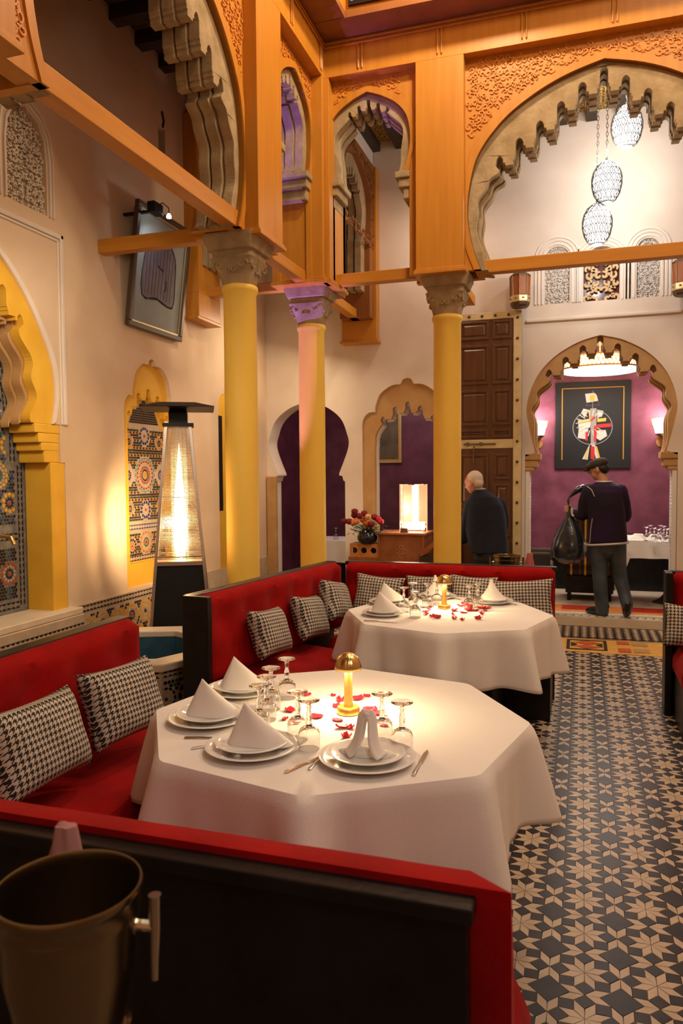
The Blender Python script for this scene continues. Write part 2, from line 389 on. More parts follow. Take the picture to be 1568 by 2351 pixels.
# ochre lobed arch inside the niche + jambs
ARCHI = [(d*.98, 2.0+(z-2.0)*.985) for d, z in N1]
inner = lobed([(.60, 2.0), (.64, 2.2), (.62, 2.40), (.52, 2.62), (.36, 2.80), (.18, 2.93), (0, 3.02)], n1c, .165, .10, 3, wave=.05, nw=2.5)
for k, (x0, x1, g) in enumerate(((XW-.085, XW-.01, 0), (XW-.16, XW-.09, .028), (XW-.235, XW-.165, .05))):
    inn = [((y-n1c)*(1-g*1.4)+n1c, z-g*.9) for y, z in inner]; inn[0] = (inn[0][0], 2.0); inn[-1] = (inn[-1][0], 2.0)
    mb = MB(); mb.prism(ringpoly(arch(N1, n1c), inn), x0, x1, 'x'); mb.build('arch_lining', YELLOWW if k == 0 else STONEO, parent=wl)
for s in (-1, 1):
    mb = MB(); f = lambda a, b: (min(n1c+s*a, n1c+s*b), max(n1c+s*a, n1c+s*b))
    mb.box(XW-.24, XW-.004, *f(.76, .919), .60, 1.714); mb.box(XW-.24, XW-.008, *f(.70, .869), 1.714, 1.93)
    mb.box(XW-.236, XW-.001, *f(.60, .868), 1.93, 1.998); mb.box(XW-.237, XW-.003, *f(.64, .867), 1.86, 1.93); mb.box(XW-.238, XW-.005, *f(.67, .866), 1.80, 1.86)
    mb.build('jamb', YELLOWW, parent=wl, bevel=.008)
BED = M('mosaic_bed', (.12, .12, .13), .4, col2=(.26, .24, .20), scale=20)
backing('niche_back', 2.6, 5.1, .4, 3.4, XW-.245, BED)
mb = MB(); mb.box(XW-.24, XW+.10, 2.9, 4.858, .557, .607); mb.build('sill', MARBLE, parent=wl, bevel=.008)
mb = MB(); mb.box(XW, XW+.10, 2.7, 4.86, .0, .555); mb.build('bench_front', PLASTER, parent=wl)
# second niche
backing('niche_back', 5.4, 6.6, .5, 2.8, XW-.10, YELLOWW)
in2 = lobed([(.34, .90), (.36, 1.9), (.345, 2.05), (.27, 2.22), (.15, 2.30), (0, 2.33)], n2c, .16, .07, 2, wave=0)
in2 = [(max(n2c-.345, min(n2c+.345, y)), z) for y, z in in2]
mb = MB(); mb.prism(ringpoly([(y, z) for y, z in n2[::-1]][0:0] + arch([(.47, .83), (.47, 2.2), (.44, 2.34), (.36, 2.52), (.2, 2.64), (0, 2.70)], n2c, 4), [(n2c-.345, .83)] + [q for q in in2 if q[1] > 1.9] + [(n2c+.345, .83)]), XW-.098, XW-.045, 'x')
mb.box(XW-.097, XW-.047, n2c-.459, n2c+.459, .627, .829); mb.build('niche_lining', YELLOWW, parent=wl)
# third niche (yellow)
backing('niche_back', 7.2, 8.5, .1, 3.1, XW-.16, YELLOWW)
# slit and pierced window backs; slit back coloured dark for the recess shade
backing('slit_back', 6.2, 6.4, 4.44, 4.9, XW-.12, JOIST)
mb = MB().tube([(XW+.005, 6.31, 4.86), (XW+.005, 6.33, 4.92), (XW+.005, 6.30, 5.0)], .012, 6); mb.build('crack', JOIST, parent=wl)
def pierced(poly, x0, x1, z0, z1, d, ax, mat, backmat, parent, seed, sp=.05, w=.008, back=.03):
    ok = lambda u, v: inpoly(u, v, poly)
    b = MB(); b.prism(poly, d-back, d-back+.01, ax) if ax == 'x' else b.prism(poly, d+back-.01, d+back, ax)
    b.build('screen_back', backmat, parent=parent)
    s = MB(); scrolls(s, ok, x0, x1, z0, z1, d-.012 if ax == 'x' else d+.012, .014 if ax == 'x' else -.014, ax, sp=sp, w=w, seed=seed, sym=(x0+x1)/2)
    s.build('pierced_screen', mat, parent=parent, kind='stuff')
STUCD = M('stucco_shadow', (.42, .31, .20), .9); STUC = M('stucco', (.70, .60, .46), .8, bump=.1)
for w_ in (winL, winL0):
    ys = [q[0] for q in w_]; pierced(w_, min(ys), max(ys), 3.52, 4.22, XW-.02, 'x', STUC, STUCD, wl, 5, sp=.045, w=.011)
    c_ = (min(ys)+max(ys))/2
    for k, (g, dd) in enumerate(((.035, .02), (.085, .014))):
        o_ = [((y-c_)*(1+g*4)+c_, 3.52+(z-3.52)*(1+g*1.3)) for y, z in w_[2:]]; i_ = [((y-c_)*(1+g*4-.08)+c_, 3.52+(z-3.52)*(1+g*1.3-.03)) for y, z in w_[2:]]
        o_ = [(o_[0][0], 3.52)]+o_+[(o_[-1][0], 3.52)]; i_ = [(i_[0][0], 3.52)]+i_+[(i_[-1][0], 3.52)]
        MB().prism(ringpoly(o_, i_), XW-.001, XW+dd, 'x').build('window_moulding', PLASTERW, parent=wl)

# ---- zellige mosaics
ZC = {'k': TBLACK, 'w': TWHITE, 'y': M('tile_yellow', (.72, .36, .03), .25, coat=.3), 'r': M('tile_red', (.45, .06, .02), .25, coat=.3), 'b': M('tile_blue', (.035, .05, .19), .25, coat=.3),
      'g': M('tile_green', (.05, .11, .05), .25, coat=.3), 't': M('tile_turquoise', (.16, .34, .32), .25, coat=.3), 'o': M('tile_orange', (.62, .22, .03), .25, coat=.3)}
ZK = list(ZC); ZI = {k: i for i, k in enumerate(ZK)}
def zpiece(mb, poly, d, ax, c, h=.003):
    p2 = shrink(poly, .0009); n = len(poly)
    P = (lambda u, v, q: (u, q, v)) if ax == 'y' else ((lambda u, v, q: (q, u, v)) if ax == 'x' else (lambda u, v, q: (u, v, q)))
    mb.add([P(u, v, d) for u, v in poly]+[P(u, v, d+h) for u, v in p2], [tuple(range(n, 2*n))]+[(i, (i+1) % n, (i+1) % n+n, i+n) for i in range(n)], ZI[c])
def rosette(mb, cx, cy, R, n, cols, d, ax, ok, h=.003):
    """rings of petals round a boss; cols: boss, then one colour per ring"""
    nr = len(cols)-1; r0 = R*.17
    def put(poly, c):
        if all(ok(*q) for q in poly): zpiece(mb, poly, d, ax, c, h)
    put([(cx+r0*cos(2*pi*i/8), cy+r0*sin(2*pi*i/8)) for i in range(8)], cols[0])
    for k in range(nr):
        ra = R*(.22+.78*k/nr); rb = R*(.22+.78*(k+.95)/nr); off = .5 if k % 2 else 0
        for i in range(n):
            a = 2*pi*(i+off)/n; w = pi/n*.90; rm = (ra*.45+rb*.55)
            if k == nr-1: poly = [(rm*cos(a-w), rm*sin(a-w)), (rb*cos(a-w*.5), rb*sin(a-w*.5)), (rb*cos(a+w*.5), rb*sin(a+w*.5)), (rm*cos(a+w), rm*sin(a+w)), (ra*cos(a), ra*sin(a))]
            else: poly = [(ra*cos(a), ra*sin(a)), (rm*cos(a-w), rm*sin(a-w)), (rb*cos(a), rb*sin(a)), (rm*cos(a+w), rm*sin(a+w))]
            put([(cx+x, cy+y) for x, y in poly], cols[k+1])
def zfill(mb, x0, x1, y0, y1, sp, d, ax, ok, holes, cols, seed=2):
    r = random.Random(seed); ny = int((y1-y0)/(sp*.866))+1; nx = int((x1-x0)/sp)+1
    for j in range(ny):
        for i in range(nx):
            cx = x0+(i+.5*(j % 2))*sp; cy = y0+j*sp*.866
            if any(hypot(cx-a, cy-b) < R+sp*.35 for a, b, R in holes): continue
            q = sp*.47; n = 6; poly = [(cx+q*cos(pi/6+2*pi*k/n), cy+q*sin(pi/6+2*pi*k/n)) for k in range(n)]
            if all(ok(*p) for p in poly): zpiece(mb, poly, d, ax, cols[(i*3+j*5) % len(cols)])
def zband(mb, x0, y0, x1, y1, w, d, ax, c1='k', c2='k', n=None):
    """border: two dark edging rows with diamonds between"""
    L = hypot(x1-x0, y1-y0); n = n or max(2, int(L/(w*.9))); tx, ty = (x1-x0)/L, (y1-y0)/L; nx, ny = -ty, tx
    def pt(t, s): return (x0+tx*t+nx*s, y0+ty*t+ny*s)
    st = L/n
    for i in range(n):
        t = (i+.5)*st
        for s in (-1, 1): zpiece(mb, [pt(t-st*.48, s*w*.5), pt(t+st*.48, s*w*.5), pt(t+st*.2, s*w*.22), pt(t-st*.2, s*w*.22)], d, ax, c1)
inn1 = [(y, z) for y, z in [(n1c+.76, .62), (n1c+.76, 1.70), (n1c+.70, 1.72), (n1c+.70, 1.90), (n1c+.66, 1.92), (n1c+.68, 2.2), (n1c+.64, 2.5), (n1c+.5, 2.75), (n1c+.3, 2.95), (n1c, 3.08),
                        (n1c-.3, 2.95), (n1c-.6, 2.6), (n1c-.68, 2.2), (n1c-.7, 1.72), (n1c-.76, 1.7), (n1c-.76, .62)]]
dz1 = XW-.245
okA = lambda y, z: inpoly(y, z, inn1) and y > 3.55
okF = lambda y, z: okA(y, z) and z > 1.24 and (y-n1c) < .66 and (z < 1.68 or (y-n1c) < .58) and (z < 2.0 or ((y-n1c)/.56)**2+((z-2.0)/.93)**2 < 1)
okL = lambda y, z: okA(y, z) and .70 < z < 1.10 and (y-n1c) < .66
mb = MB(); ro = []
for j, z in enumerate((1.42, 1.62, 1.84, 2.05, 2.27, 2.48, 2.70)):
    for i in range(6):
        y = n1c+.60-.215*i-(.107 if j % 2 else 0)
        if y < 3.6: continue
        ro.append((y, z, .098 if (i+j) % 2 else .078))
for k, (y, z, R) in enumerate(ro):
    rosette(mb, y, z, R, 14 if R > .09 else 10, ['r', 'g', 'w', 'y'] if R > .09 else ['r', 'k', 'y'], dz1, 'x', okF)
zfill(mb, 3.55, 4.7, 1.25, 3.0, .027, dz1, 'x', okF, ro, 'kbkgkkb')
rl = [(n1c+.58-.19*i, .90, .088) for i in range(6)]
for k, (y, z, R) in enumerate(rl): rosette(mb, y, z, R, 12, ['b' if k % 2 else 'r', 'k', 'w', 'y' if k % 2 else 'r'], dz1, 'x', okL)
zfill(mb, 3.55, 4.7, .70, 1.12, .027, dz1, 'x', okL, rl, 'kkbkg')
for s in ((.71, .65, .71, 1.70), (.64, 1.72, .64, 2.02)): zband(mb, n1c+s[0], s[1], n1c+s[2], s[3], .05, dz1, 'x')
for z in (.66, 1.17): zband(mb, 3.6, z, n1c+.68, z, .05, dz1, 'x')
cur = [(n1c+.59*cos(t), 2.0+.97*sin(t)) for t in [radians(5+8*i) for i in range(10)]]
for a, b in zip(cur, cur[1:]): zband(mb, *a, *b, .045, dz1, 'x')
okO = lambda y, z: okA(y, z) and ((y-n1c)/.65)**2+((z-2.0)/1.03)**2 > 1 and z > 2.0
zfill(mb, 3.55, 4.7, 2.0, 3.05, .03, dz1, 'x', okO, [], 'kykk')
mb.build('zellige_mosaic', [ZC[k] for k in ZK], parent=wl, kind='stuff', recalc=False)
# second niche panel
p2 = [(n2c+s*x, z) for s, pts in ((1, [(.34, .84), (.34, 2.05), (.26, 2.09), (.2, 2.2), (.08, 2.26), (0, 2.36)]),) for x, z in pts]; p2 = p2+[(2*n2c-x, z) for x, z in reversed(p2[:-1])]
dz2 = XW-.098
mb = MB().prism(p2, XW-.1, dz2, 'x'); mb.build('zellige_bed', TWHITE, parent=wl)
mb = MB(); okP = lambda y, z: inpoly(y, z, p2)
R2_ = [(n2c, 1.62, .165), (n2c, 1.98, .085), (n2c, 1.30, .085), (n2c-.27, 1.62, .09), (n2c+.27, 1.62, .09), (n2c-.23, .98, .07), (n2c+.23, .98, .07), (n2c, 1.0, .105), (n2c-.25, 1.92, .06), (n2c+.25, 1.92, .06), (n2c-.25, 1.32, .06), (n2c+.25, 1.32, .06)]
for k, (y, z, R) in enumerate(R2_):
    rosette(mb, y, z, R, 20 if k == 0 else 12, [['y', 'k', 'r', 'w', 'r', 't'], ['r', 'w', 'b'], ['r', 'w', 'b'], ['r', 'b', 'w'], ['r', 'b', 'w'], ['r', 'o', 'k'], ['r', 'o', 'k'], ['r', 'g', 'w', 'o'], ['g', 'k', 'o'], ['g', 'k', 'o'], ['r', 'k', 'o'], ['r', 'k', 'o']][k], dz2, 'x', okP)
okB = lambda y, z: okP(y, z) and not 1.105 < z < 1.20
zfill(mb, n2c-.34, n2c+.36, .90, 2.2, .026, dz2, 'x', lambda y, z: okB(y, z) and z < 2.06, R2_, 'kkokgk')
zfill(mb, n2c-.3, n2c+.3, 2.10, 2.36, .024, dz2, 'x', okP, [], 'k')
for z in (.865, 1.15): zband(mb, n2c-.33, z, n2c+.33, z, .045, dz2, 'x', 'b' if z > 1 else 'k')
mb.build('zellige_mosaic', [ZC[k] for k in ZK], parent=wl, kind='stuff', recalc=False)
# dado of mosaic along the wall
mb = MB(); mb.box(XW, XW+.012, 4.86, 8.68, 0, .60); mb.box(XW+.10, XW+.112, 2.9, 4.86, 0, .55); mb.build('dado_bed', TWHITE, parent=wl)
mb = MB()
for (ya, yb, xx, zt) in ((4.87, 6.9, XW+.012, .60), (3.6, 4.85, XW+.112, .50)):
    rs = [(ya+.14+i*.21, zt-.20, .10) for i in range(int((yb-ya)/.21))]+[(ya+.245+i*.21, zt-.37, .075) for i in range(int((yb-ya)/.21)-1)]
    okD = lambda y, z: ya < y < yb and .02 < z < zt-.07
    for k, (y, z, R) in enumerate(rs): rosette(mb, y, z, R, 12, ['r', 'k', 'w', 'y'] if k % 2 else ['k', 'w', 'y'], xx, 'x', okD)
    zfill(mb, ya, yb, .15, zt-.08, .027, xx, 'x', okD, rs, 'kkykb'); zband(mb, ya, zt-.035, yb, zt-.035, .05, xx, 'x')
mb.build('zellige_mosaic', [ZC[k] for k in ZK], parent=wl, kind='stuff', recalc=False)

# ---- back wall
A1 = [(.455, 1.62), (.52, 1.95), (.50, 2.12), (.42, 2.30), (.24, 2.44), (0, 2.52)]; a1c = -3.205
a1 = [(a1c-.475, -.05), (a1c+.475, -.05), (a1c+.475, 1.535), (a1c+.455, 1.545), (a1c+.44, 1.60), (a1c+.40, 1.61)] + [(x, z) for x, z in reversed(arch([(.40, 1.63)]+A1[1:], a1c))] + [(a1c-.40, 1.61), (a1c-.44, 1.60), (a1c-.455, 1.545), (a1c-.475, 1.535)]
a2c = -1.96; a2 = ogee(a2c, .555, -.05, 2.19, 2.75, .075)
D1 = [(.68, 1.84), (.765, 2.2), (.775, 2.38), (.71, 2.60), (.60, 2.78), (.44, 2.93), (.22, 3.05), (0, 3.11)]; dc = .185
d1 = [(dc-.79, -.05), (dc+.79, -.05), (dc+.79, 1.80), (dc+.70, 1.84)] + list(reversed(arch(D1, dc))) + [(dc-.70, 1.84), (dc-.79, 1.80)]
def roundtop(cx, w, z0, z1): return [(cx-w, z0), (cx+w, z0), (cx+w, z1-w)] + [(cx+w*cos(t), z1-w+w*sin(t)) for t in [pi*i/10 for i in range(1, 10)]] + [(cx-w, z1-w)]
wins = [roundtop(-.27, .13, 3.48, 4.10), roundtop(.19, .185, 3.48, 4.06), roundtop(.66, .115, 3.48, 4.10)]
mb = MB(); mb.prism(rect(-4.05, 3.2, -.1, 7), YW, YW+.28, 'y', holes=[a1, a2, d1]+wins); wb = mb.build('wall_back', PLASTERW, **ST)
STUCW = M('white_stucco', (.80, .75, .68), .8)
pierced(wins[0], -.40, -.14, 3.48, 4.10, YW+.02, 'y', STUCW, M('stucco_grey', (.58, .54, .49), .9), wb, 11, sp=.034, w=.009)
pierced(wins[1], .005, .375, 3.48, 4.06, YW+.05, 'y', M('cream_fretwork', (.72, .52, .28), .7), M('dark_glass', (.10, .02, .015), .2), wb, 12, sp=.078, w=.024, back=.06)
pierced(wins[2], .545, .775, 3.48, 4.10, YW+.02, 'y', STUCW, M('stucco_grey', (.58, .54, .49), .9), wb, 13, sp=.034, w=.009)
for (cx, w, zt) in ((-.27, .13, 4.10), (.19, .185, 4.06), (.66, .115, 4.10)):
    for g in (.035, .075, .11):
        o_ = roundtop(cx, w+g, 3.48, zt+g)[2:] ; i_ = roundtop(cx, w+g-.016, 3.48, zt+g-.016)[2:]
        o_ = [(o_[0][0], 3.48)]+o_+[(o_[-1][0], 3.48)]; i_ = [(i_[0][0], 3.48)]+i_+[(i_[-1][0], 3.48)]
        MB().prism(ringpoly(o_, i_), YW-.012, YW+.002, 'y').build('window_moulding', STUCW, parent=wb)
MB().box(-.60, .99, YW-.03, YW+.01, 3.29, 3.325).build('string_course', PLASTERW, parent=wb, bevel=.008)
# stone lobed lining in the dining room arch
inn = lobed([(.665, 1.84), (.725, 2.2), (.715, 2.38), (.66, 2.53), (.54, 2.66), (.45, 2.73), (.36, 2.79), (.27, 2.85), (.18, 2.905), (.09, 2.95), (0, 2.98)], dc, .18, .115, 3, wave=.035, nw=3)
for k, (y0, y1, g) in enumerate(((YW+.02, YW+.10, 0), (YW+.11, YW+.17, .02), (YW+.18, YW+.26, .035))):
    ii = [((x-dc)*(1-g)+dc, z-g*.9) for x, z in inn]; ii[0] = (ii[0][0], 1.84); ii[-1] = (ii[-1][0], 1.84)
    MB().prism(ringpoly(arch(D1, dc), ii), y0, y1, 'y').build('arch_lining', STONEO, parent=wb)
for s in (-1, 1):
    mb = MB(); f = lambda a, b: (min(dc+s*a, dc+s*b), max(dc+s*a, dc+s*b))
    mb.box(*f(.62, .80), YW+.0, YW+.26, 1.76, 1.84); mb.box(*f(.65, .80), YW+.01, YW+.26, 1.68, 1.76); mb.box(*f(.69, .80), YW+.01, YW+.26, 1.64, 1.68)
    mb.build('impost', STONEO, parent=wb, bevel=.012)
    mb = MB(); mb.box(*f(.74, .785), YW+.02, YW+.26, .085, 1.64)
    for i in range(40): z = .10+i*.0385; mb.box(*f(.732, .742), YW+.06, YW+.09, z, z+.02); mb.box(*f(.732, .742), YW+.13, YW+.16, z, z+.02)
    mb.build('carved_jamb', STUCW, parent=wb)
# stone lobed arch left of it
in2 = lobed([(.40, .3), (.40, 1.9), (.395, 2.08), (.31, 2.22), (.17, 2.33), (0, 2.38)], a2c, .152, .085, 2, wave=0)
in2 = [(max(a2c-.405, min(a2c+.405, x)), z) for x, z in in2 if z > 1.95]
outer2 = ogee(a2c, .557, -.05, 2.19, 2.752, .075)
o2 = outer2[1:] + [outer2[0]]
MB().prism(o2[:] + [(a2c-.405, -.05), (a2c-.405, 1.95)] + in2 + [(a2c+.405, 1.95), (a2c+.405, -.05)], YW+.03, YW+.12, 'y').build('arch_lining', STONEO, parent=wb)
ii = [((x-a2c)*.985+a2c, z-.02) for x, z in in2]
MB().prism(o2[:] + [(a2c-.40, -.05), (a2c-.40, 1.95)] + ii + [(a2c+.40, 1.95), (a2c+.40, -.05)], YW+.12, YW+.24, 'y').build('arch_lining', PLASTERW, parent=wb)
MB().box(-3.74, -3.62, YW-.06, YW+.02, 0, 1.6).build('corner_stone', STONEO, parent=wb, bevel=.01)
# rooms beyond
yr = 10.9
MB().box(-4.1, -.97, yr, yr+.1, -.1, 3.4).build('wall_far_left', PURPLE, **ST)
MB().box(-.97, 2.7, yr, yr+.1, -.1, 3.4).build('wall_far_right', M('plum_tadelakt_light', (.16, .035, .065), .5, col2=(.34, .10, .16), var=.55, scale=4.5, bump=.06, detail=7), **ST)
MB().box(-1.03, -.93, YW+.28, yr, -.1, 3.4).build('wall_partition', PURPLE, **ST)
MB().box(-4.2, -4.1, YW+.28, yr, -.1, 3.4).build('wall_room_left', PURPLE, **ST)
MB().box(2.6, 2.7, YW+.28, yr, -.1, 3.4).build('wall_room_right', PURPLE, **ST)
MB().box(-4.2, 2.7, YW+.28, yr+.1, 3.35, 3.42).build('ceiling_rooms', M('room_ceiling', (.78, .70, .60), .8), **ST)
# shell of the rest of the court
MB().box(3.1, 3.2, -2.5, 8.9, -.1, 8.4).build('wall_right', PLASTER, **ST)
MB().box(-4.05, 3.2, -2.5, -2.4, -.1, 8.4).build('wall_front', PLASTER, **ST)

# ---- gallery ceilings with joists
cl = MB().box(-4.0, XF-.45, -2.4, YW, CEI, CEI+.05).build('ceiling_left', M('painted_ceiling', (.035, .022, .012), .6, col2=(.16, .09, .03), var=.12, scale=40), **ST)
for i in range(28):
    y = -2.1+i*.38; MB().box(XW, XF-.45, y, y+.12, CEI-.12, CEI).build('joist', JOIST, parent=cl)
cb = MB().box(XF-.45, 3.1, YF+.5, YW, CEI, CEI+.05).build('ceiling_back', M('painted_ceiling_gold', (.05, .026, .012), .6, col2=(.62, .36, .07), var=.06, scale=46, detail=2), **ST)
for i in range(18):
    x = XF-.40+i*.30; MB().box(x, x+.11, YF+.5, YW, CEI-.11, CEI).build('joist', JOIST, parent=cb)
    s = MB()
    for q in (x-.012, x+.112): s.box(q, q+.008, YF+.5, YW, CEI-.02, CEI-.012)
    s.build('gilt_line', GOLD, parent=cb)

# ---- timber arcades
BIG = [(1.02, 3.42), (1.09, 3.62), (1.135, 3.88), (1.12, 4.14), (1.04, 4.42), (.83, 4.68), (.57, 4.86), (.30, 4.98), (0, 5.06)]
BIGI = [(.97, 3.42), (1.035, 3.62), (1.075, 3.88), (1.04, 4.06), (.95, 4.20), (.87, 4.27), (.7, 4.40), (.5, 4.54), (.3, 4.70), (.15, 4.81), (0, 4.87)]
SML = [(.345, 4.36), (.385, 4.50), (.405, 4.66), (.375, 4.84), (.28, 4.97), (.14, 5.06), (0, 5.115)]
SMLI = [(.285, 4.36), (.315, 4.50), (.335, 4.66), (.31, 4.80), (.22, 4.90), (.11, 4.96), (0, 5.0)]
ZS, ZC_ = 5.245, 5.56
def arcade(name, ax, face, segs, u0, u1, sgn, zlow=3.42):
    """timber-clad arcade; face = coordinate of the court face, sgn = direction away from the court"""
    wood = WOOD
    d = lambda a: face+sgn*a
    root = MB()
    frames = [rect(a, b, 3.3, ZS) for (a, b, c, big) in segs]
    def pr(mbx, poly, a, b, holes=()): x0, x1 = sorted((d(a), d(b))); mbx.prism(poly, x0, x1, ax, holes=holes)
    pr(root, rect(u0, u1, zlow, 5.6), 0, .11, holes=[[(p[0], max(p[1], zlow+.0)) if False else p for p in f] for f in []]) if False else None
    # posts and fascia, one piece each
    edges = [u0]+[e for s in segs for e in (s[0], s[1])]+[u1]
    ro = None
    f = MB(); pr(f, rect(u0, u1, ZS, 5.62), 0, .11); ro = f.build(name, wood, **ST)
    for i in range(0, len(edges), 2):
        if edges[i+1]-edges[i] < .01: continue
        p = MB(); pr(p, rect(edges[i], edges[i+1], zlow, ZS), 0, .5); p.build('post', wood, parent=ro, bevel=.004)
        p = MB(); pr(p, rect(edges[i]-.02, edges[i+1]+.02, zlow-.03, zlow+.0), -.025, .52); pr(p, rect(edges[i]-.01, edges[i+1]+.01, zlow, zlow+.02), -.012, .51); p.build('post_foot', wood, parent=ro, bevel=.004)
    for n, (a, b, c, big) in enumerate(segs):
        half = BIG if big else SML; hin = BIGI if big else SMLI; zs = 3.42 if big else 4.36
        ar = arch(half, c)
        if big: hole = [(ar[0][0], 3.0)]+ar+[(ar[-1][0], 3.0)]
        else: hole = [(c-.395, 3.0), (c-.395, 4.36)]+ar+[(c+.395, 4.36), (c+.395, 3.0)]
        outer = rect(a, b, 3.40, ZS); 
        poly = [(a, 3.42)]+[q for q in [(hole[0][0], 3.42)]+[h for h in hole[1:-1] if h[1] > 3.42]+[(hole[-1][0], 3.42)]]+[(b, 3.42), (b, ZS), (a, ZS)]
        p = MB(); pr(p, poly, .11, .16); pr(p, poly, .42, .50); p.build('spandrel', wood, parent=ro)
        # plain band round the opening, slightly proud
        bo = [((x-c)*(1+(.055 if big else .13))+c, z+(.055 if z > 4.4 else .0)) for x, z in ar]
        p = MB(); pr(p, ringpoly([(min(b-.002, max(a+.002, x)), min(z, ZS-.01)) for x, z in bo], ar), .098, .42); p.build('arch_band', wood, parent=ro)
        okc = lambda u, v: a+.02 < u < b-.02 and 3.5 < v < ZS-.03 and not inpoly(u, v, [(bo[0][0]-.012, 3.0)]+[((x-c)*1.02+c, z+.012) for x, z in bo]+[(bo[-1][0]+.012, 3.0)])
        okc2 = (lambda u, v: okc(u, v) and v > 4.4) if not big else okc
        s = MB(); scrolls(s, okc2, a, b, 3.5, ZS, d(.112), -sgn*.012, ax, sp=.056 if big else .05, w=.011, seed=21+n, sym=c if abs((a+b)/2-c) < .08 else None)
        s.build('carved_scrollwork', M('carved_cedar', (.66, .25, .04), .5), parent=ro, kind='stuff')
        inn = lobed(hin, c, .173 if big else .092, .13 if big else .06, 5 if big else 2, wave=.025 if big else .02, nw=4 if big else 2)
        for k, (q0, q1, g) in enumerate(((.15, .23, 0), (.245, .325, .02), (.34, .42, .03))):
            ii = [((x-c)*(1-g*1.2)+c, z-g*.8) for x, z in inn]; ii[0] = (ii[0][0], zs); ii[-1] = (ii[-1][0], zs)
            p = MB(); pr(p, ringpoly(ar, ii), q0, q1); p.build('stone_arch', STONE, parent=ro, bevel=.006)
        p = MB(); ii = [((x-c)*1.02+c, z+.01) for x, z in inn]; pr(p, ringpoly(ar, ii), .20, .36); p.build('stone_core', STONE, parent=ro)
        if not big:
            for s_ in (-1, 1):
                p = MB(); g = lambda q, r: sorted((c+s_*q, c+s_*r))
                x = g(.26, .40); pr(p, rect(x[0], x[1], 4.30, 4.36), .09, .46); x = g(.29, .40); pr(p, rect(x[0], x[1], 4.22, 4.30), .11, .44); x = g(.33, .40); pr(p, rect(x[0], x[1], 4.12, 4.22), .13, .42)
                p.build('impost', STONE, parent=ro, bevel=.01)
    # rope mouldings
    r = MB()
    for zz in (5.50, 5.535):
        x = d(-.012); pts = [(u, x, zz) if ax == 'y' else (x, u, zz) for u in (u0, u1)]; r.tube(pts, .009, 6)
    k = u0+.35
    while k < u1:
        x = d(-.01)
        for q in (k-.018, k+.018): r.tube([(q, x, 5.49) if ax == 'y' else (x, q, 5.49), (q, x, 5.28) if ax == 'y' else (x, q, 5.28)], .007, 6)
        k += .72
    r.build('rope_moulding', WOOD, parent=ro)
    # overhanging cornice and upper parapet
    p = MB(); pr(p, rect(u0, u1-(.41 if ax == 'x' else 0), 5.56, 5.62), -.30, .105); p.build('cornice', WOODD, parent=ro)
    p = MB(); pr(p, rect(u0+(.1 if ax == 'y' else 0), u1-(.3 if ax == 'x' else 0), 5.62, 8.4), -.27, -.17); p.build('upper_wall', WOOD, parent=ro)
    return ro
ab = arcade('trim_2', 'y', YF, [(-2.235, -1.425, -1.90, False), (-1.0, 1.29, .155, True)], XF, 3.0, 1)
al = arcade('trim_3', 'x', XF, [(2.68, 5.17, 4.03, True), (5.64, 6.62, 6.21, False)], -2.4, 6.78, -1)
# cross arches in the galleries
def cross(name, ax, d0, d1, a, b, c, pil):
    h = [(x*1.35 if x else 0, z-.05) for x, z in SML]; ar = arch(h, c); ar = [(max(a+.02, min(b-.02, x)), z) for x, z in ar]
    poly = [(a, 3.42), (ar[0][0], 3.42)]+ar+[(ar[-1][0], 3.42), (b, 3.42), (b, 5.18), (a, 5.18)]
    r = MB().prism(poly, d0, d1, ax).build(name, WOODD, **ST)
    MB().prism(rect(a, b, 5.16, CEI), d0+.04, d1-.04, ax).build('plaster_infill', PLASTERW, parent=r)
    s = MB(); ok = lambda u, v: a+.03 < u < b-.03 and 4.2 < v < 5.14 and not inpoly(u, v, [(x, z+.02) for x, z in ar])
    scrolls(s, ok, a, b, 4.2, 5.14, d0 if ax == 'y' else d1, -.012 if ax == 'y' else .012, ax, sp=.07, w=.013, seed=9); s.build('carved_scrollwork', WOODD, parent=r, kind='stuff')
    inn = lobed([(x*1.22 if x else 0, z-.1) for x, z in SMLI], c, .10, .06, 3, wave=.03, nw=2)
    q = (d1-d0)/4
    for k in range(3):
        ii = [((x-c)*(1-.03*k)+c, z-.015*k) for x, z in inn]; ii[0] = (ii[0][0], 3.7); ii[-1] = (ii[-1][0], 3.7)
        arx = [(ar[0][0], 3.7)]+ar+[(ar[-1][0], 3.7)]
        MB().prism(ringpoly(arx, ii), d0+q*(.5+k), d0+q*(1.3+k), ax).build('stone_arch', STONE, parent=r)
    p = MB(); x0, x1 = pil
    p.prism(rect(x0, x1, 3.19, 3.42), d0-.03, d1+.03, ax); p.prism(rect(x0-.02 if x0 > -3 and ax == 'x' else x0, x1, 3.16, 3.19), d0-.05, d1+.05, ax)
    p.build('pilaster_foot', WOOD, parent=r, bevel=.004)
    p = MB().prism(rect(x0, x1, 3.42, 5.16), d0-.03, d1+.03, ax); p.build('pilaster', WOOD, parent=r)
    return r
cross('trim_4', 'x', -2.68, -2.32, 7.2, YW-.01, 7.9, (8.53, YW-.005))
cross('trim_5', 'y', 6.72, 7.12, XW+.01, XF-.5, -3.25, (XW+.005, -3.60))
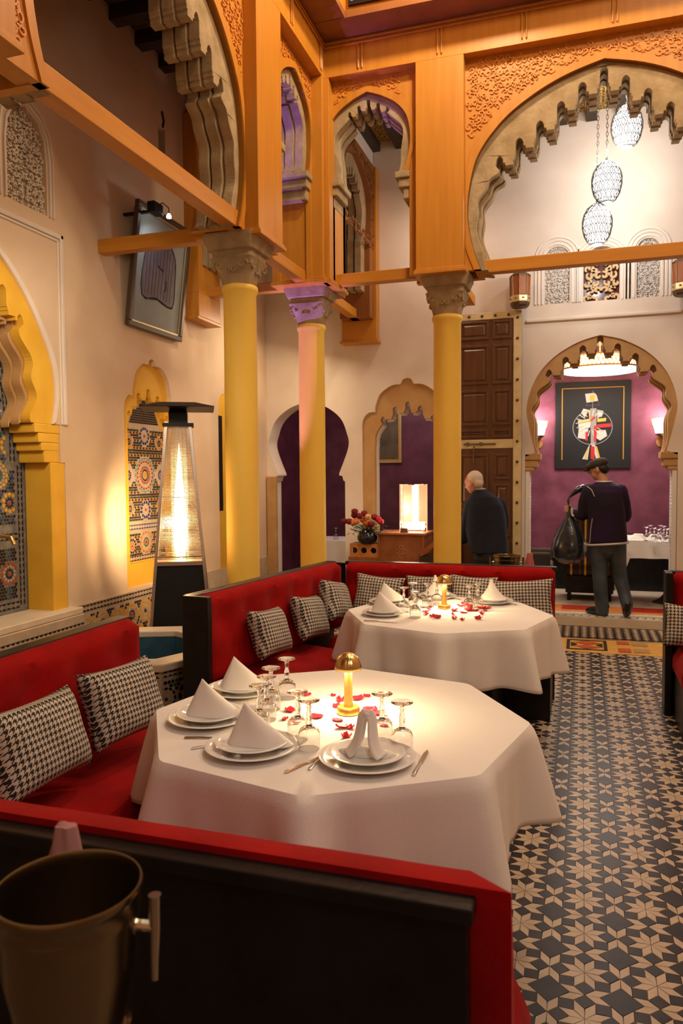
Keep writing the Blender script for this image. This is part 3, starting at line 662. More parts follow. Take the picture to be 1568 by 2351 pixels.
# tie beams
def beam(label, x0, x1, y0, y1, z0, z1, along):
    MB().box(x0, x1, y0, y1, z0, z1).build('trim_6' if not bpy.data.objects.get('trim_6') else 'trim_6.001', WOODH if along == 'x' else WOODY, bevel=.006, kind='structure')
beam('', -.90, 1.24, 6.90, 7.0, 3.415, 3.53, 'x')
beam('', -2.36, -1.42, 6.90, 7.0, 3.42, 3.525, 'x')
beam('', -2.52, -2.41, 2.60, 5.2, 3.425, 3.55, 'y')
beam('', -2.55, -2.45, 5.55, 6.85, 3.40, 3.50, 'y')
beam('', XW, -2.62, 5.28, 5.38, 3.42, 3.53, 'x')
beam('', XW, -2.62, 6.9, 7.0, 3.42, 3.51, 'x')
beam('', -2.58, -2.48, 7.1, 8.55, 3.42, 3.52, 'y')
beam('', -1.20, -1.10, 7.1, 8.2, 3.42, 3.52, 'y')
# wrought iron window above the cornice
wr = MB(); 
for z in (5.66, 6.35): wr.box(-1.95, -.95, YF-.30, YF-.275, z, z+.035)
for i in range(9): wr.box(-1.95+i*.122, -1.935+i*.122, YF-.298, YF-.28, 5.68, 6.36)
scrolls(wr, lambda u, v: -1.94 < u < -.96 and 5.70 < v < 6.33, -1.95, -.95, 5.7, 6.33, YF-.284, -.014, 'y', sp=.11, w=.02, seed=4)
wr.build('window_1', BLACKM, **ST)
MB().box(-1.93, -.97, YF-.274, YF-.268, 5.69, 6.35).build('window_pane', glow('lamplit_glass', (1, .55, .2), 1.2), parent=bpy.data.objects['window_1'])

# ---- columns
def column(cx, cy, label, first=None):
    t = thing('stone_column', label, 'column', (cx, cy, 0), 0, 'yellow columns of the court')
    MB().lathe([(.17, 0), (.17, .10), (.15, .14), (.128, .2), (.128, 2.2), (.126, 3.0), (.138, 3.02), (.142, 3.04), (.138, 3.06), (.12, 3.07)], n=40).build('shaft', YELLOWC, parent=t, smooth=True, ang=50)
    def sq(w, z, k, n=32):
        out = []
        for i in range(n):
            a = 2*pi*i/n; c, s = cos(a), sin(a); e = 2/k
            out.append((w*math.copysign(abs(c)**e, c), w*math.copysign(abs(s)**e, s), z))
        return out
    rings = [sq(.125, 3.06, 2), sq(.135, 3.10, 2.2), sq(.15, 3.16, 3), sq(.175, 3.23, 5), sq(.18, 3.25, 8), sq(.165, 3.255, 8), sq(.165, 3.30, 8), sq(.19, 3.31, 9), sq(.215, 3.38, 10), sq(.22, 3.40, 10), sq(.22, 3.425, 10)]
    MB().loft(rings).build('capital', STONE, parent=t, smooth=True, ang=30)
    s = MB()
    for k in range(4):
        st = len(s.v); tmp = MB()
        for sx in (-1, 1):
            pts = [(sx*(.10+.045*(1-t/12)*cos(t*.6)), -.165-.004*0, 3.195+.045*(1-t/12)*sin(t*.6)) for t in range(13)]
            tmp.tube([(x, -.155-.06*max(0, z-3.12), z) for x, y, z in pts], .009, 5)
            tmp.tube([(sx*(.03+.03*(1-t/9)*cos(t*.6+2)), -.155-.06*max(0, (3.15+.03*sin(t*.6))-3.12), 3.16+.03*(1-t/9)*sin(t*.6+2)) for t in range(10)], .007, 5)
        tmp.xf(Matrix.Rotation(k*pi/2, 4, 'Z')); s.add(tmp.v, tmp.f)
    s.build('leaf_carving', STONE, parent=t)
column(*C1, 'thick yellow column in front of the framed door painting, nearest of the three')
column(*C2, 'yellow column at the inner corner, its capital lit violet')
column(*C3, 'yellow column before the studded wooden door and the grey-haired person')
# ================================================================ BENCHES
def pad(L, H, T, rows, cols, mb=None, depth=.034, edge=.05, taper=.75, nu=None, nv=None, drop=0):
    """upholstered pad: x 0..L, z 0..H, face at y=T, buttoned in a staggered grid"""
    mb = mb or MB(); nu = nu or max(12, int(L/.035)); nv = nv or max(8, int(H/.035)); g = []
    bt = []
    for r in range(rows):
        z = H*(r+.75)/(rows+.5); 
        for c in range(cols+1):
            x = L*(c+(.5 if r % 2 else 0))/cols
            if .04 < x < L-.04: bt.append((x, z))
    for j in range(nv+1):
        v = H*j/nv
        for i in range(nu+1):
            u = L*i/nu; e = min(u, L-u, v, H-v)/edge; e = 1 if e >= 1 else sqrt(max(0, 1-(1-e)**2))
            y = T*(taper*0+e*.55+.45) if e < 1 else T
            for bx, bz in bt:
                dd = hypot(u-bx, v-bz)
                if dd < .17: y -= depth*(1-dd/.17)**1.5
            rc = .05; de = min(u, L-u); zz = v if de >= rc else v*(1-(rc-sqrt(max(0, rc*rc-(rc-de)**2)))/H)
            if drop and u > L-drop: zz = min(zz, H-.15*((u-L+drop)/drop)**.35)
            g.append((u, y, zz))
    W1 = nu+1; fs = [(j*W1+i, j*W1+i+1, (j+1)*W1+i+1, (j+1)*W1+i) for j in range(nv) for i in range(nu)]
    b = len(g); g += [(0, 0, 0), (L, 0, 0), (L, 0, H), (0, 0, H-(.10 if drop else 0)*0)]
    bot = [i for i in range(W1)]; top = [nv*W1+i for i in range(W1)]; le = [j*W1 for j in range(nv+1)]; ri = [j*W1+nu for j in range(nv+1)]
    fs += [tuple([b, b+1]+bot[::-1]), tuple([b+2, b+3]+top), tuple([b+3, b]+le), tuple([b+1, b+2]+ri[::-1]), (b, b+3, b+2, b+1)]
    mb.add(g, fs); return mb
def bench(label, loc, rz, L, group=None, seatd=.55, H=.95, end0=False, end1=False, sl=None, seat_x=(0, 0), board=.05, cols=None, padend=0.0, lift=0.0):
    """banquette: origin at back left foot, back board at y=0, seat towards +y"""
    t = thing('banquette', label, 'bench', loc, rz, group)
    MB().box(0, L, -board, 0, .0, H-.015).build('back_board', BLACKW, parent=t, bevel=.004)
    MB().box(-.01, L+.01, -board-.012, .012, H-.028, H).build('top_rail', BLACKW, parent=t, bevel=.004)
    cols = cols or max(3, int(L/.27))
    mb = pad(L-.0+padend, .50, .10, 2, cols, drop=padend); mb.xf(Matrix.Rotation(radians(3), 4, 'X')); mb.xf(Matrix.Translation((0, .006, H-.505+lift)))
    mb.build('backrest', RED, parent=t, smooth=True, ang=60)
    x0, x1 = seat_x; mb = pad(L-x0-x1+padend, seatd, .13, 3, cols, depth=.02, edge=.045); mb.xf(Matrix(((1, 0, 0, x0), (0, 0, 1, .03), (0, 1, 0, .33), (0, 0, 0, 1))))
    mb.build('seat', RED, parent=t, smooth=True, ang=60)
    MB().box(x0+.01, L-x1-.01, .02, seatd-.02, 0, .33).build('plinth', BLACKW, parent=t, bevel=.005)
    if end0: MB().box(-.045, 0, -board, .12, 0, H).build('end_panel', BLACKW, parent=t, bevel=.006)
    if end1: MB().box(L, L+.045, -board, .12, 0, H).build('end_panel', BLACKW, parent=t, bevel=.006)
    return t
# left bench: back along the left, seat facing +X ; local y -> world +X  => rotate -90
bench('red velvet bench with buttoned back along the left, two houndstooth cushions on it', (-2.02, 3.02, 0), -pi/2, 1.77, group=None, H=.95, cols=6, seatd=.50)
# foreground bench, its black back towards the viewer
bench('red velvet bench nearest the viewer, seen from its black back board', (-1.44, 1.20, 0), 0, 1.275, H=.925, cols=5, seatd=.50, padend=.065, lift=.02)
# far corner bench: wing on the left and long back
w0 = Vector((-2.03, 3.66)); w1 = Vector((-1.80, 5.42)); wa = atan2(w1.y-w0.y, w1.x-w0.x)
bench('short wing of the far corner bench with black end panel and three cushions', (w1.x, w1.y, 0), wa+pi, (w1-w0).length, H=.95, end1=True, cols=6, seat_x=(.64, .0))
bench('long red bench with houndstooth cushions behind the far set table', (-.17, 5.45, 0), pi, 1.535, H=.95, cols=6, seatd=.50, seat_x=(0, .0))
bench('red velvet bench end at the right edge of the photo', (2.3, 5.42, 0), pi, 1.72, H=.95, cols=6, seatd=.62, end1=True)

def houndstooth(name, rep, c1=(.62, .55, .45), c2=(.018, .014, .013)):
    mt = bpy.data.materials.new(name); mt.use_nodes = True; nt = mt.node_tree; b = nt.nodes['Principled BSDF']; b.inputs['Roughness'].default_value = .85
    tc = nt.nodes.new('ShaderNodeTexCoord'); sp = nt.nodes.new('ShaderNodeSeparateXYZ'); nt.links.new(tc.outputs['Object'], sp.inputs[0])
    def mth(op, a, v):
        n = nt.nodes.new('ShaderNodeMath'); n.operation = op
        for k, q in enumerate((a, v)):
            if hasattr(q, 'links') or not isinstance(q, (int, float)): nt.links.new(q, n.inputs[k])
            else: n.inputs[k].default_value = q
        return n.outputs[0]
    U = mth('MULTIPLY', sp.outputs[0], 8/rep); V = mth('MULTIPLY', sp.outputs[2], 8/rep)
    a = mth('GREATER_THAN', mth('FLOORED_MODULO', U, 8.0), 4.0); c = mth('GREATER_THAN', mth('FLOORED_MODULO', V, 8.0), 4.0)
    t = mth('GREATER_THAN', mth('FLOORED_MODULO', mth('SUBTRACT', U, V), 4.0), 2.0)
    r = mth('ADD', mth('MULTIPLY', a, t), mth('MULTIPLY', c, mth('SUBTRACT', 1.0, t)))
    mx = nt.nodes.new('ShaderNodeMix'); mx.data_type = 'RGBA'; nt.links.new(r, mx.inputs[0]); mx.inputs[6].default_value = (*c1, 1); mx.inputs[7].default_value = (*c2, 1)
    nt.links.new(mx.outputs[2], b.inputs['Base Color']); return mt
HT = houndstooth('houndstooth_cloth', .0215)
def cushion(W, H, T, n=18):
    mb = MB(); g = []
    for s in (1, -1):
        for j in range(n+1):
            for i in range(n+1):
                u, v = 2*i/n-1, 2*j/n-1
                pin = 1-.05*(1-abs(u)**2)*abs(v)**3*0
                x = u*W/2*(1-.07*(1-v*v)*0-.05*(abs(u)>.6)*(1-abs(v)))*(1-.06*(1-v**2)*abs(u)**3)
                z = v*H/2*(1-.10*(1-u**2)*abs(v)**3)
                th = T/2*(max(0, (1-u**4)*(1-v**4)))**.55 + .004*sin(9*u+4*v)*(1-u*u)*(1-v*v)
                g.append((x, s*th, z))
    N = (n+1)**2; fs = []
    for k in range(2):
        for j in range(n):
            for i in range(n): a = k*N+j*(n+1)+i; fs.append((a, a+1, a+n+2, a+n+1))
    mb.add(g, fs); return mb
def put_cushion(label, loc, rot, W=.46, H=.30, T=.15, group='houndstooth cushions'):
    o = cushion(W, H, T).build('cushion', HT, loc=loc, rot=rot, smooth=True, ang=80)
    o['label'] = label; o['category'] = 'cushion'; o['group'] = group
    bm = bmesh.new(); bm.from_mesh(o.data); bmesh.ops.remove_doubles(bm, verts=bm.verts, dist=.0005); bm.to_mesh(o.data); bm.free()
    return o
tl = radians(-22)
def rotm(yaw, tilt, roll=0): return (Matrix.Rotation(yaw, 3, 'Z') @ Matrix.Rotation(tilt, 3, 'X') @ Matrix.Rotation(roll, 3, 'Y')).to_euler()
# on the left bench (faces +X): local -y axis is the visible front
for lab, px, py, W_, ro, yw in (('large houndstooth cushion at the left edge of the near red bench', 88, 1706, .50, .06, .10), ('houndstooth cushion near the fountain end of the near red bench', 283, 1609, .44, .05, -.05)):
    p = PX(px, py, -1.78); put_cushion(lab, (p.x, p.y, max(p.z, .46+.14)), rotm(pi/2+yw, radians(-20), ro), W=W_, H=.31, T=.16)
for lab, px, py, X, ro, W_ in (('houndstooth cushion nearest the black end panel of the far bench wing', 620, 1451, -1.80, .10, .42), ('houndstooth cushion in the middle of the far bench wing', 712, 1416, -1.73, .14, .42), ('houndstooth cushion standing by the inner corner of the far bench', 772, 1379, -1.66, .2, .38)):
    p = PX(px, py, X); put_cushion(lab, (p.x, p.y, max(p.z, .46+.13)), rotm(wa+.12, radians(-20), ro), W=W_, H=.30, T=.15)
for lab, px, py, ro, W_ in (('houndstooth cushion behind the tented napkins left of the far table', 868, 1365, .08, .37), ('houndstooth cushion behind the brass lamp on the far table', 985, 1366, -.04, .34), ('houndstooth cushion right of the far brass lamp, behind wine glasses', 1085, 1368, .04, .33), ('houndstooth cushion at the right end of the long far bench', 1196, 1378, -.07, .44)):
    p = PY(px, py, 5.24); put_cushion(lab, (p.x, p.y, max(p.z, .46+.13)), rotm(0, radians(-18), ro), W=W_, H=.29, T=.13)
p = PY(1590, 1396, 5.22); put_cushion('houndstooth cushion cut by the right edge of the photo', (p.x, p.y, .62), rotm(0, radians(-18), .05), W=.34, H=.28, T=.13)

# ================================================================ TABLES
def octo(R, off, k): return (R*cos(off+k*pi/4), R*sin(off+k*pi/4))
def table(label, cloth_label, cx, cy, R, off, seed, rzc=0):
    t = thing('dining_table', label, 'table', (cx, cy, 0), 0, 'octagonal dining tables')
    MB().prism([octo(R-.012, off, k) for k in range(8)], .725, .755, 'z').build('table_top', BLACKW, parent=t)
    MB().prism([octo(.36, off, k) for k in range(8)], .0, .09, 'z').box(-.30, .30, -.30, .30, .09, .42).build('plinth', BLACKW, parent=t)
    MB().lathe([(.07, .42), (.06, .7), (.12, .725)], n=16).build('pedestal', BLACKW, parent=t, smooth=True)
    rnd = random.Random(seed); N = 192; rows = 16; vs = []; fs = []
    ph = [rnd.uniform(0, 6.28) for _ in range(6)]
    def rt(a):
        q = (a-off) % (pi/4)-pi/8; r = R*cos(pi/8)/cos(q); e = R*.992
        return -math.log(math.exp(-r*60)+math.exp(-e*60))/60 if False else min(r, e)
    vs.append((0, 0, .7655)); rings = []
    for k in range(6):                                   # top disc
        f = (k+1)/6; rings.append([(rt(2*pi*i/N)*f, 2*pi*i/N, .7655-(.0 if k < 5 else .0008)) for i in range(N)])
    for k in range(1, rows+1):
        s = k/rows; rg = []
        for i in range(N):
            a = 2*pi*i/N; q = ((a-off+pi/8) % (pi/4)-pi/8)/(pi/8)      # 0 at a vertex
            vtx = math.exp(-(q/.28)**2); mid = (1-abs(q))
            w = .060*vtx-.020*(1-vtx)+.016*sin(13*a+ph[0])*(.4+.6*sin(3*a+ph[5])**2)+.008*sin(21*a+ph[1])+.012*sin(7*a+ph[2])
            w -= .034*math.exp(-((q-.42)/.12)**2)*(.5+.5*sin(2*a+ph[4]))
            r = rt(a)+.006+s**.9*(.032+w)*1.05+.004*min(1, s*8)
            hem = .455-.015*vtx+.012*sin(3*a+ph[3])+.010*sin(5*a+ph[4])
            z = .7655-.004*(1-(1-min(1, s*4))**2)-(s**1.02)*(.761-hem)
            rg.append((r, a, z))
        rings.append(rg)
    for rg in rings: vs += [(r*cos(a), r*sin(a), z) for r, a, z in rg]
    for i in range(N): fs.append((0, 1+i, 1+(i+1) % N))
    for k in range(len(rings)-1):
        for i in range(N): a = 1+k*N+i; b = 1+k*N+(i+1) % N; fs.append((a, a+N, b+N, b))
    mb = MB(); mb.add(vs, fs); o = mb.build('tablecloth', LINEN, loc=(cx, cy, 0), smooth=True, ang=48)
    md = o.modifiers.new('thickness', 'SOLIDIFY'); md.thickness = .0025; md.offset = 1
    o['label'] = cloth_label; o['category'] = 'tablecloth'; o['group'] = 'white octagonal tablecloths'
    return t
T1 = (-.80, 2.435); T2 = (-.765, 4.50)
table('octagonal table under the nearest white cloth', 'white cloth draped over the nearer octagonal table', *T1, .655, radians(-80), 1)
table('octagonal table under the far white cloth, by the corner bench', 'white cloth draped over the farther octagonal table', *T2, .62, radians(-84), 5)
TZ = .769

# ================================================================ TABLEWARE
def plate_set():
    ch = MB().lathe([(.0, .004), (.08, .004), (.095, .0), (.10, .003), (.125, .014), (.140, .0185), (.142, .021), (.139, .022), (.122, .018), (.096, .009), (.0, .008)], n=48)
    up = MB().lathe([(.0, .004), (.06, .004), (.07, .0), (.076, .003), (.095, .014), (.110, .019), (.112, .0215), (.109, .022), (.092, .018), (.07, .009), (.0, .008)], n=48)
    return ch, up
ch_, up_ = plate_set()
chm = ch_.build('charger_plate', CHINA, smooth=True, ang=60, category='plate'); upm = up_.build('dinner_plate', CHINA, smooth=True, ang=60, category='plate')
chm['group'] = 'white charger plates'; upm['group'] = 'white dinner plates'
def tent(seed, kind):
    mb = MB(); rnd = random.Random(seed)
    if kind == 'tent':      # folded pyramid: leaning peak, spread wings
        n = 28; prof = []; rings = []
        for j in range(13):
            s = j/12; ring = []
            for i in range(n):
                a = 2*pi*i/n; e = (1-s)**1.05*(1+.0*s)
                rx = .092*(1+.10*cos(3*a+seed))*e+.002; ry = .056*(1+.22*cos(2*a+.6))*e+.002
                x = rx*cos(a)*(1.25 if cos(a) > 0 else .85)*(1-.25*s*(cos(a) > 0))+(-.030*s); y = ry*sin(a)+.010*s*s
                z = .118*s**.92*(1)+(.010*cos(2*a+1.1)*(1-s)*s*4*.35)
                ring.append((x, y, z))
            rings.append(ring)
        mb.loft(rings)
    elif kind == 'cone':
        rings = []
        for j in range(14):
            s = j/13; r = .062*(1-s)**1.7+.010*(1-s)+.006
            rings.append([((r*(1+.25*cos(2*2*pi*i/24+.4)))*cos(2*pi*i/24)-.012*s, r*sin(2*pi*i/24), .135*s) for i in range(24)])
        mb.loft(rings)
    else:                    # two upright loops ('ears')
        for sx in (-1, 1):
            path = [(sx*.052, -.012, .012), (sx*.040, -.016, .022), (sx*.026, -.012, .048), (sx*.020, -.004, .080), (sx*.016, .004, .108), (sx*.006, .006, .124), (0, .006, .128)]
            pts = spline(path, 4); wid = []
            vs = []; fs = []
            for k, q in enumerate(pts):
                s = k/(len(pts)-1); w = .050*(1-s)**.8+.024
                for m_ in range(9):
                    t = m_/8-.5; vs.append((q[0]+sx*.020*(4*t*t)*(.4+.6*s)*-1*0+sx*.012*cos(t*5), q[1]+t*w, q[2]+.006*cos(t*6)))
            for k in range(len(pts)-1):
                for m_ in range(8): a = k*9+m_; fs.append((a, a+1, a+10, a+9))
            mb.add(vs, fs)
        rings = [[(.072*cos(2*pi*i/24)*f*(1+.2*cos(2*2*pi*i/24)), .030*sin(2*pi*i/24)*f, z) for i in range(24)] for f, z in ((1, .0), (1.02, .008), (.8, .016), (.4, .022))]
        mb.loft(rings)
    return mb
def napkin(loc, rz, kind, seed, label, sc=1.0):
    o = tent(seed, kind).build('napkin', NAPKIN, loc=loc, rot=(0, 0, rz), smooth=True, ang=70)
    if kind == 'ears':
        md = o.modifiers.new('thickness', 'SOLIDIFY'); md.thickness = .004
    o.scale = (sc, sc, sc); o['label'] = label; o['category'] = 'napkin'; o['group'] = 'folded white napkins'; return o
first = [True]
def place_set(px, py, kind, rz, seed, lab, sc=1.0, dx=0, dy=0):
    p = PZ(px, py, TZ+.02)
    c = chm if first[0] else chm.copy(); u = upm if first[0] else upm.copy()
    if not first[0]: COL.objects.link(c); COL.objects.link(u)
    first[0] = False
    c.location = (p.x, p.y, TZ); u.location = (p.x, p.y, TZ+.0115)
    c.scale = u.scale = (sc, sc, 1)
    c['label'] = 'lower white plate '+lab; u['label'] = 'upper white plate '+lab
    napkin((p.x+dx, p.y+dy, TZ+.0205), rz, kind, seed, 'white folded napkin '+lab)
place_set(578, 1708, 'tent', radians(10), 1, 'with the largest napkin peak, near table', dy=.015)
place_set(481, 1641, 'tent', radians(15), 2, 'at the left rim of the near table', dy=.01)
place_set(556, 1578, 'tent', radians(25), 3, 'at the far left of the near table, behind the glasses')
place_set(843, 1733, 'ears', radians(2), 4, 'at the front of the near table with ear-shaped napkin', dy=.0)
place_set(881, 1404, 'tent', radians(0), 5, 'at the front left of the far table', sc=.92)
place_set(892, 1379, 'tent', radians(20), 6, 'at the back left of the far table', sc=.92)
place_set(1003, 1366, 'cone', radians(20), 7, 'behind the lamp on the far table', sc=.92)
place_set(1132, 1377, 'cone', radians(0), 8, 'at the right side of the far table', sc=.92)
# inverted wine goblets
gp = [(.031, 0), (.0325, .001), (.033, .004), (.0335, .030), (.033, .050), (.028, .062), (.016, .070), (.009, .073), (.010, .078), (.0075, .084), (.0095, .092), (.010, .100), (.007, .112), (.0055, .122), (.008, .132), (.0065, .137), (.012, .143), (.028, .147), (.0335, .149), (.0335, .151), (.0, .1515)]
gi = [(.0, .068), (.013, .067), (.025, .060), (.0312, .048), (.0318, .030), (.0312, .004), (.031, 0)]
def goblet():
    mb = MB(); n = 24; prof = gi+gp[1:]
    mb.lathe(prof, n=n); return mb
g0 = goblet().build('wine_glass', GLASS, smooth=True, ang=50, category='glass'); g0['group'] = 'upturned wine glasses'
gl = [((658, 1512), 'upturned wine glass farthest back on the near table'), ((622, 1533), 'upturned wine glass second from the back, left cluster of near table'), ((612, 1553), 'upturned wine glass in the middle of the near left cluster'), ((595, 1574), 'upturned wine glass nearest the napkins in the near left cluster'),
      ((683, 1588), 'upturned wine glass left of the near lamp, rear one of the pair'), ((709, 1607), 'upturned wine glass left of the near lamp, front one of the pair'), ((877, 1592), 'upturned wine glass right of the near lamp, taller looking rear one'), ((923, 1612), 'upturned wine glass right of the near lamp, rightmost on that table'),
      ((927, 1349), 'upturned wine glass leftmost on the far table'), ((948, 1339), 'upturned wine glass at the back of the far left cluster'), ((953, 1359), 'upturned wine glass at the front of the far left cluster'), ((981, 1340), 'upturned wine glass just left of the far napkin cone'), ((1003, 1335), 'upturned wine glass half hidden behind the far lamp'),
      ((1077, 1344), 'upturned wine glass right of the far lamp, left one of the pair'), ((1097, 1340), 'upturned wine glass right of the far lamp, right one of the pair')]
for k, ((px, py), lab) in enumerate(gl):
    g = g0 if k == 0 else g0.copy()
    if k: COL.objects.link(g)
    p = PZ(px, py, TZ+.15); g.location = (p.x, p.y, TZ-.0005); g['label'] = lab
# rechargeable brass mushroom lamps
def lamp(px, py, lab):
    p = PZ(px, py, TZ); t = thing('table_lamp', lab, 'lamp', (p.x, p.y, TZ), 0, 'brass mushroom table lamps')
    MB().lathe([(0, 0), (.038, 0), (.040, .002), (.040, .020), (.037, .024), (.0, .024)], n=36).build('base', GOLD, parent=t, smooth=True)
    MB().lathe([(.017, .024), (.0155, .05), (.0135, .12), (.013, .160)], n=24).build('stem', GOLD, parent=t, smooth=True)
    n = 64; vs = []; fs = []; prof = [(.0455, .155), (.0450, .166), (.0415, .181), (.034, .196), (.022, .208), (.009, .214), (.0, .215)]
    o = MB().lathe(prof, n=n, ribs=18, ribamp=.06); 
    o.f = [f for f in o.f if len(f) == 4]; o.m = [0]*len(o.f)
    so = o.build('dome_shade', M('lamp_brass', (.80, .58, .24), .25, metal=1.0), parent=t, smooth=True, ang=50); md = so.modifiers.new('thickness', 'SOLIDIFY'); md.thickness = .0012
    MB().lathe([(.016, .1585), (.036, .1575), (.036, .1600), (.016, .161)], n=32).build('light_ring', glow('lamp_led', (1, .74, .38), 40), parent=t)
    l = light('table_lamp_light', 'SPOT', (0, 0, .152), 26.0, (1.0, .70, .36), .020, spot=158, blend=.35); l.parent = t
    for k in range(3):
        a = 2*pi*k/3; l = light('table_lamp_led', 'POINT', (.026*cos(a), .026*sin(a), .150), 1.3, (1.0, .72, .38), .008); l.parent = t
    return t
lamp(800, 1637, 'brass mushroom lamp glowing in the middle of the near table')
lamp(1020, 1397, 'brass mushroom lamp glowing in the middle of the far table')
# petals
def petal(seed):
    r = random.Random(seed); mb = MB(); n = 7; vs = []; fs = []; w, l = .014*r.uniform(.7, 1.25), .017*r.uniform(.7, 1.2); c = r.uniform(.3, 1)
    for j in range(n+1):
        for i in range(n+1):
            u, v = 2*i/n-1, 2*j/n-1; x = w*u*sqrt(max(0, 1-v*v*.8))*(1+.12*v); y = l*v*(1-.1*u*u)
            vs.append((x, y, .002+(u*u*.007+v*v*.006)*c+.0012*sin(3*u+seed)+.0008*cos(5*v)))
    for j in range(n):
        for i in range(n): a = j*(n+1)+i; fs.append((a, a+1, a+n+2, a+n+1))
    mb.add(vs, fs); return mb
pm = [petal(k) for k in range(6)]; pb = []
for q in pm:
    o = q.build('rose_petal', PETAL, smooth=True, ang=80); md = o.modifiers.new('thickness', 'SOLIDIFY'); md.thickness = .0006; md.offset = 0; pb.append(o)
c2 = lambda x, y: (780+x/3.136, 1310+y/3.136)
PT1 = [(667, 1633), (680, 1653), (727, 1646), (706, 1597), (765, 1598), (781, 1610), (774, 1623), (820, 1607), (776, 1654), (784, 1671), (806, 1672), (794, 1694), (850, 1633), (868, 1641), (884, 1657), (655, 1652), (842, 1600)]
PT2 = [c2(*q) for q in [(655, 262), (640, 283), (618, 296), (622, 318), (658, 333), (695, 342), (828, 290), (815, 318), (888, 303), (825, 347), (882, 358), (935, 262), (978, 291), (1022, 274), (1060, 271), (1045, 292), (1022, 315), (997, 351), (930, 289), (872, 260), (902, 240)]]
ORD = 'first second third fourth fifth sixth seventh eighth ninth tenth eleventh twelfth thirteenth fourteenth fifteenth sixteenth seventeenth eighteenth nineteenth twentieth twenty-first'.split()
rp = random.Random(12); used = set()
for gi_, (lst, lab, grp) in enumerate(((PT1, 'rose petal round the near table lamp', 'petals round the near lamp'), (PT2, 'rose petal round the far table lamp', 'petals round the far lamp'))):
    for k, (x, y) in enumerate(lst):
        q = k % 6; o = pb[q] if (q not in used) else pb[q].copy()
        if q in used: COL.objects.link(o)
        used.add(q); p = PZ(x, y, TZ); o.location = (p.x, p.y, TZ-.001); s = rp.uniform(.85, 1.3)*(1.15 if gi_ == 0 else 1.25); o.scale = (s, s, s*1.1)
        o.rotation_euler = (rp.uniform(-.15, .15), rp.uniform(-.15, .15), rp.uniform(0, 6.28)); rank = sorted(range(len(lst)), key=lambda i: lst[i]).index(k); o['label'] = f'{lab}, {ORD[rank]} from the left'; o['category'] = 'petal'; o['group'] = grp
# cutlery
def fork(mb):
    mb.tube([(0, 0, .003), (0, .05, .004), (0, .10, .005), (0, .125, .003)], [.006, .0045, .003, .004], 8, flat=.35)
    mb.box(-.010, .010, .122, .142, .0015, .0035)
    for i in range(4): x = -.0085+.00567*i; mb.tube([(x, .140, .0025), (x, .165, .003), (x, .185, .0045)], .0013, 5)
def knife(mb):
    mb.tube([(0, 0, .003), (0, .05, .004), (0, .09, .003)], [.0065, .006, .0045], 8, flat=.45)
    mb.prism([(-.006, .088), (.007, .088), (.009, .13), (.007, .18), (.0, .200), (-.006, .17)], .0012, .0028, 'z')
def cutlery(kind, px, py, ang, lab, grp):
    mb = MB(); (fork if kind == 'fork' else knife)(mb); p = PZ(px, py, TZ)
    mb.build(kind, CHROME, loc=(p.x, p.y, TZ), rot=(0, 0, radians(ang)), smooth=True, label=lab, category=kind, group=grp)
cutlery('fork', 709, 1768, -3, 'steel fork with raised tines between the two front plates', 'forks')
cutlery('knife', 655, 1775, -22, 'steel knife pointing under the plate of the largest napkin', 'knives')
cutlery('knife', 949, 1781, 0, 'steel knife at the right of the front plate on near table', 'knives')
cutlery('knife', 424, 1695, -75, 'steel knife in front of the left plate on near table', 'knives')
cutlery('fork', 440, 1720, -50, 'steel fork half under the large napkin plate, near table', 'forks')
cutlery('knife', 836, 1426, -90, 'steel knife in front of the leftmost plate, far table', 'knives')
cutlery('fork', 1058, 1377, 60, 'steel fork right of the rear plate, far table', 'forks')
cutlery('fork', 1187, 1389, 75, 'steel fork at the right plate, far table', 'forks')

# ================================================================ ICE BUCKETS
def bucket(lab, c, R, H, ang, stand=True):
    t = thing('ice_bucket', lab, 'bucket', (c[0], c[1], 0), ang, 'steel ice buckets'); z1 = c[2]; z0 = z1-H
    MB().lathe([(0, z0+.004), (R*.70, z0+.004), (R*.92, z0+H*.5), (R*.985, z1-.012), (R*.985, z1), (R*1.0, z1+.004), (R*1.03, z1+.004), (R*1.045, z1-.002), (R*1.03, z1-.008), (R*1.0, z1-.012), (R*.99, z1-.03), (R*1.0, z1-.034), (R*.985, z1-.04), (R*.94, z0+H*.5), (R*.72, z0), (0, z0)], n=48).build('bowl', NICKEL, parent=t, smooth=True, ang=50)
    for s in (1, -1):
        h = MB(); h.tube([(s*R*.97, 0, z1-.055), (s*R*1.22, 0, z1-.058)], .008, 8); h.lathe([(0, -.008), (.013, -.008), (.013, .0), (0, 0)], c=(s*R*.98, 0, z1-.056), ax='x', n=12)
        h.tube([(s*R*1.24, 0, z1-.012), (s*R*1.24, 0, z1-.06), (s*R*1.22, 0, z1-.135)], [.0095, .009, .006], 10); h.build('handle', CHROME, parent=t, smooth=True)
    if stand:
        s = MB(); s.lathe([(R*.80, z0-.012), (R*.84, z0-.006), (R*.84, z0+.004), (R*.76, z0-.004)], n=32)
        s.tube([(0, 0, z0-.01), (0, 0, .03)], .012, 12); s.lathe([(0, .0), (.13, 0), (.13, .008), (.03, .02), (.014, .05), (0, .05)], n=32)
        for k in range(3): a = 2*pi*k/3; s.tube([(0, 0, z0-.03), (R*.8*cos(a), R*.8*sin(a), z0-.006)], .006, 8)
        s.build('stand', CHROME, parent=t, smooth=True)
    return t
bucket('large steel ice bucket in the bottom left foreground', (-.688, .868, 1.02), .098, .21, radians(18))
pb_ = PY(1164, 1275, 5.95); bucket('small steel ice bucket behind the far bench, before the grey-haired person', (pb_.x, pb_.y, pb_.z), .10, .20, radians(5))
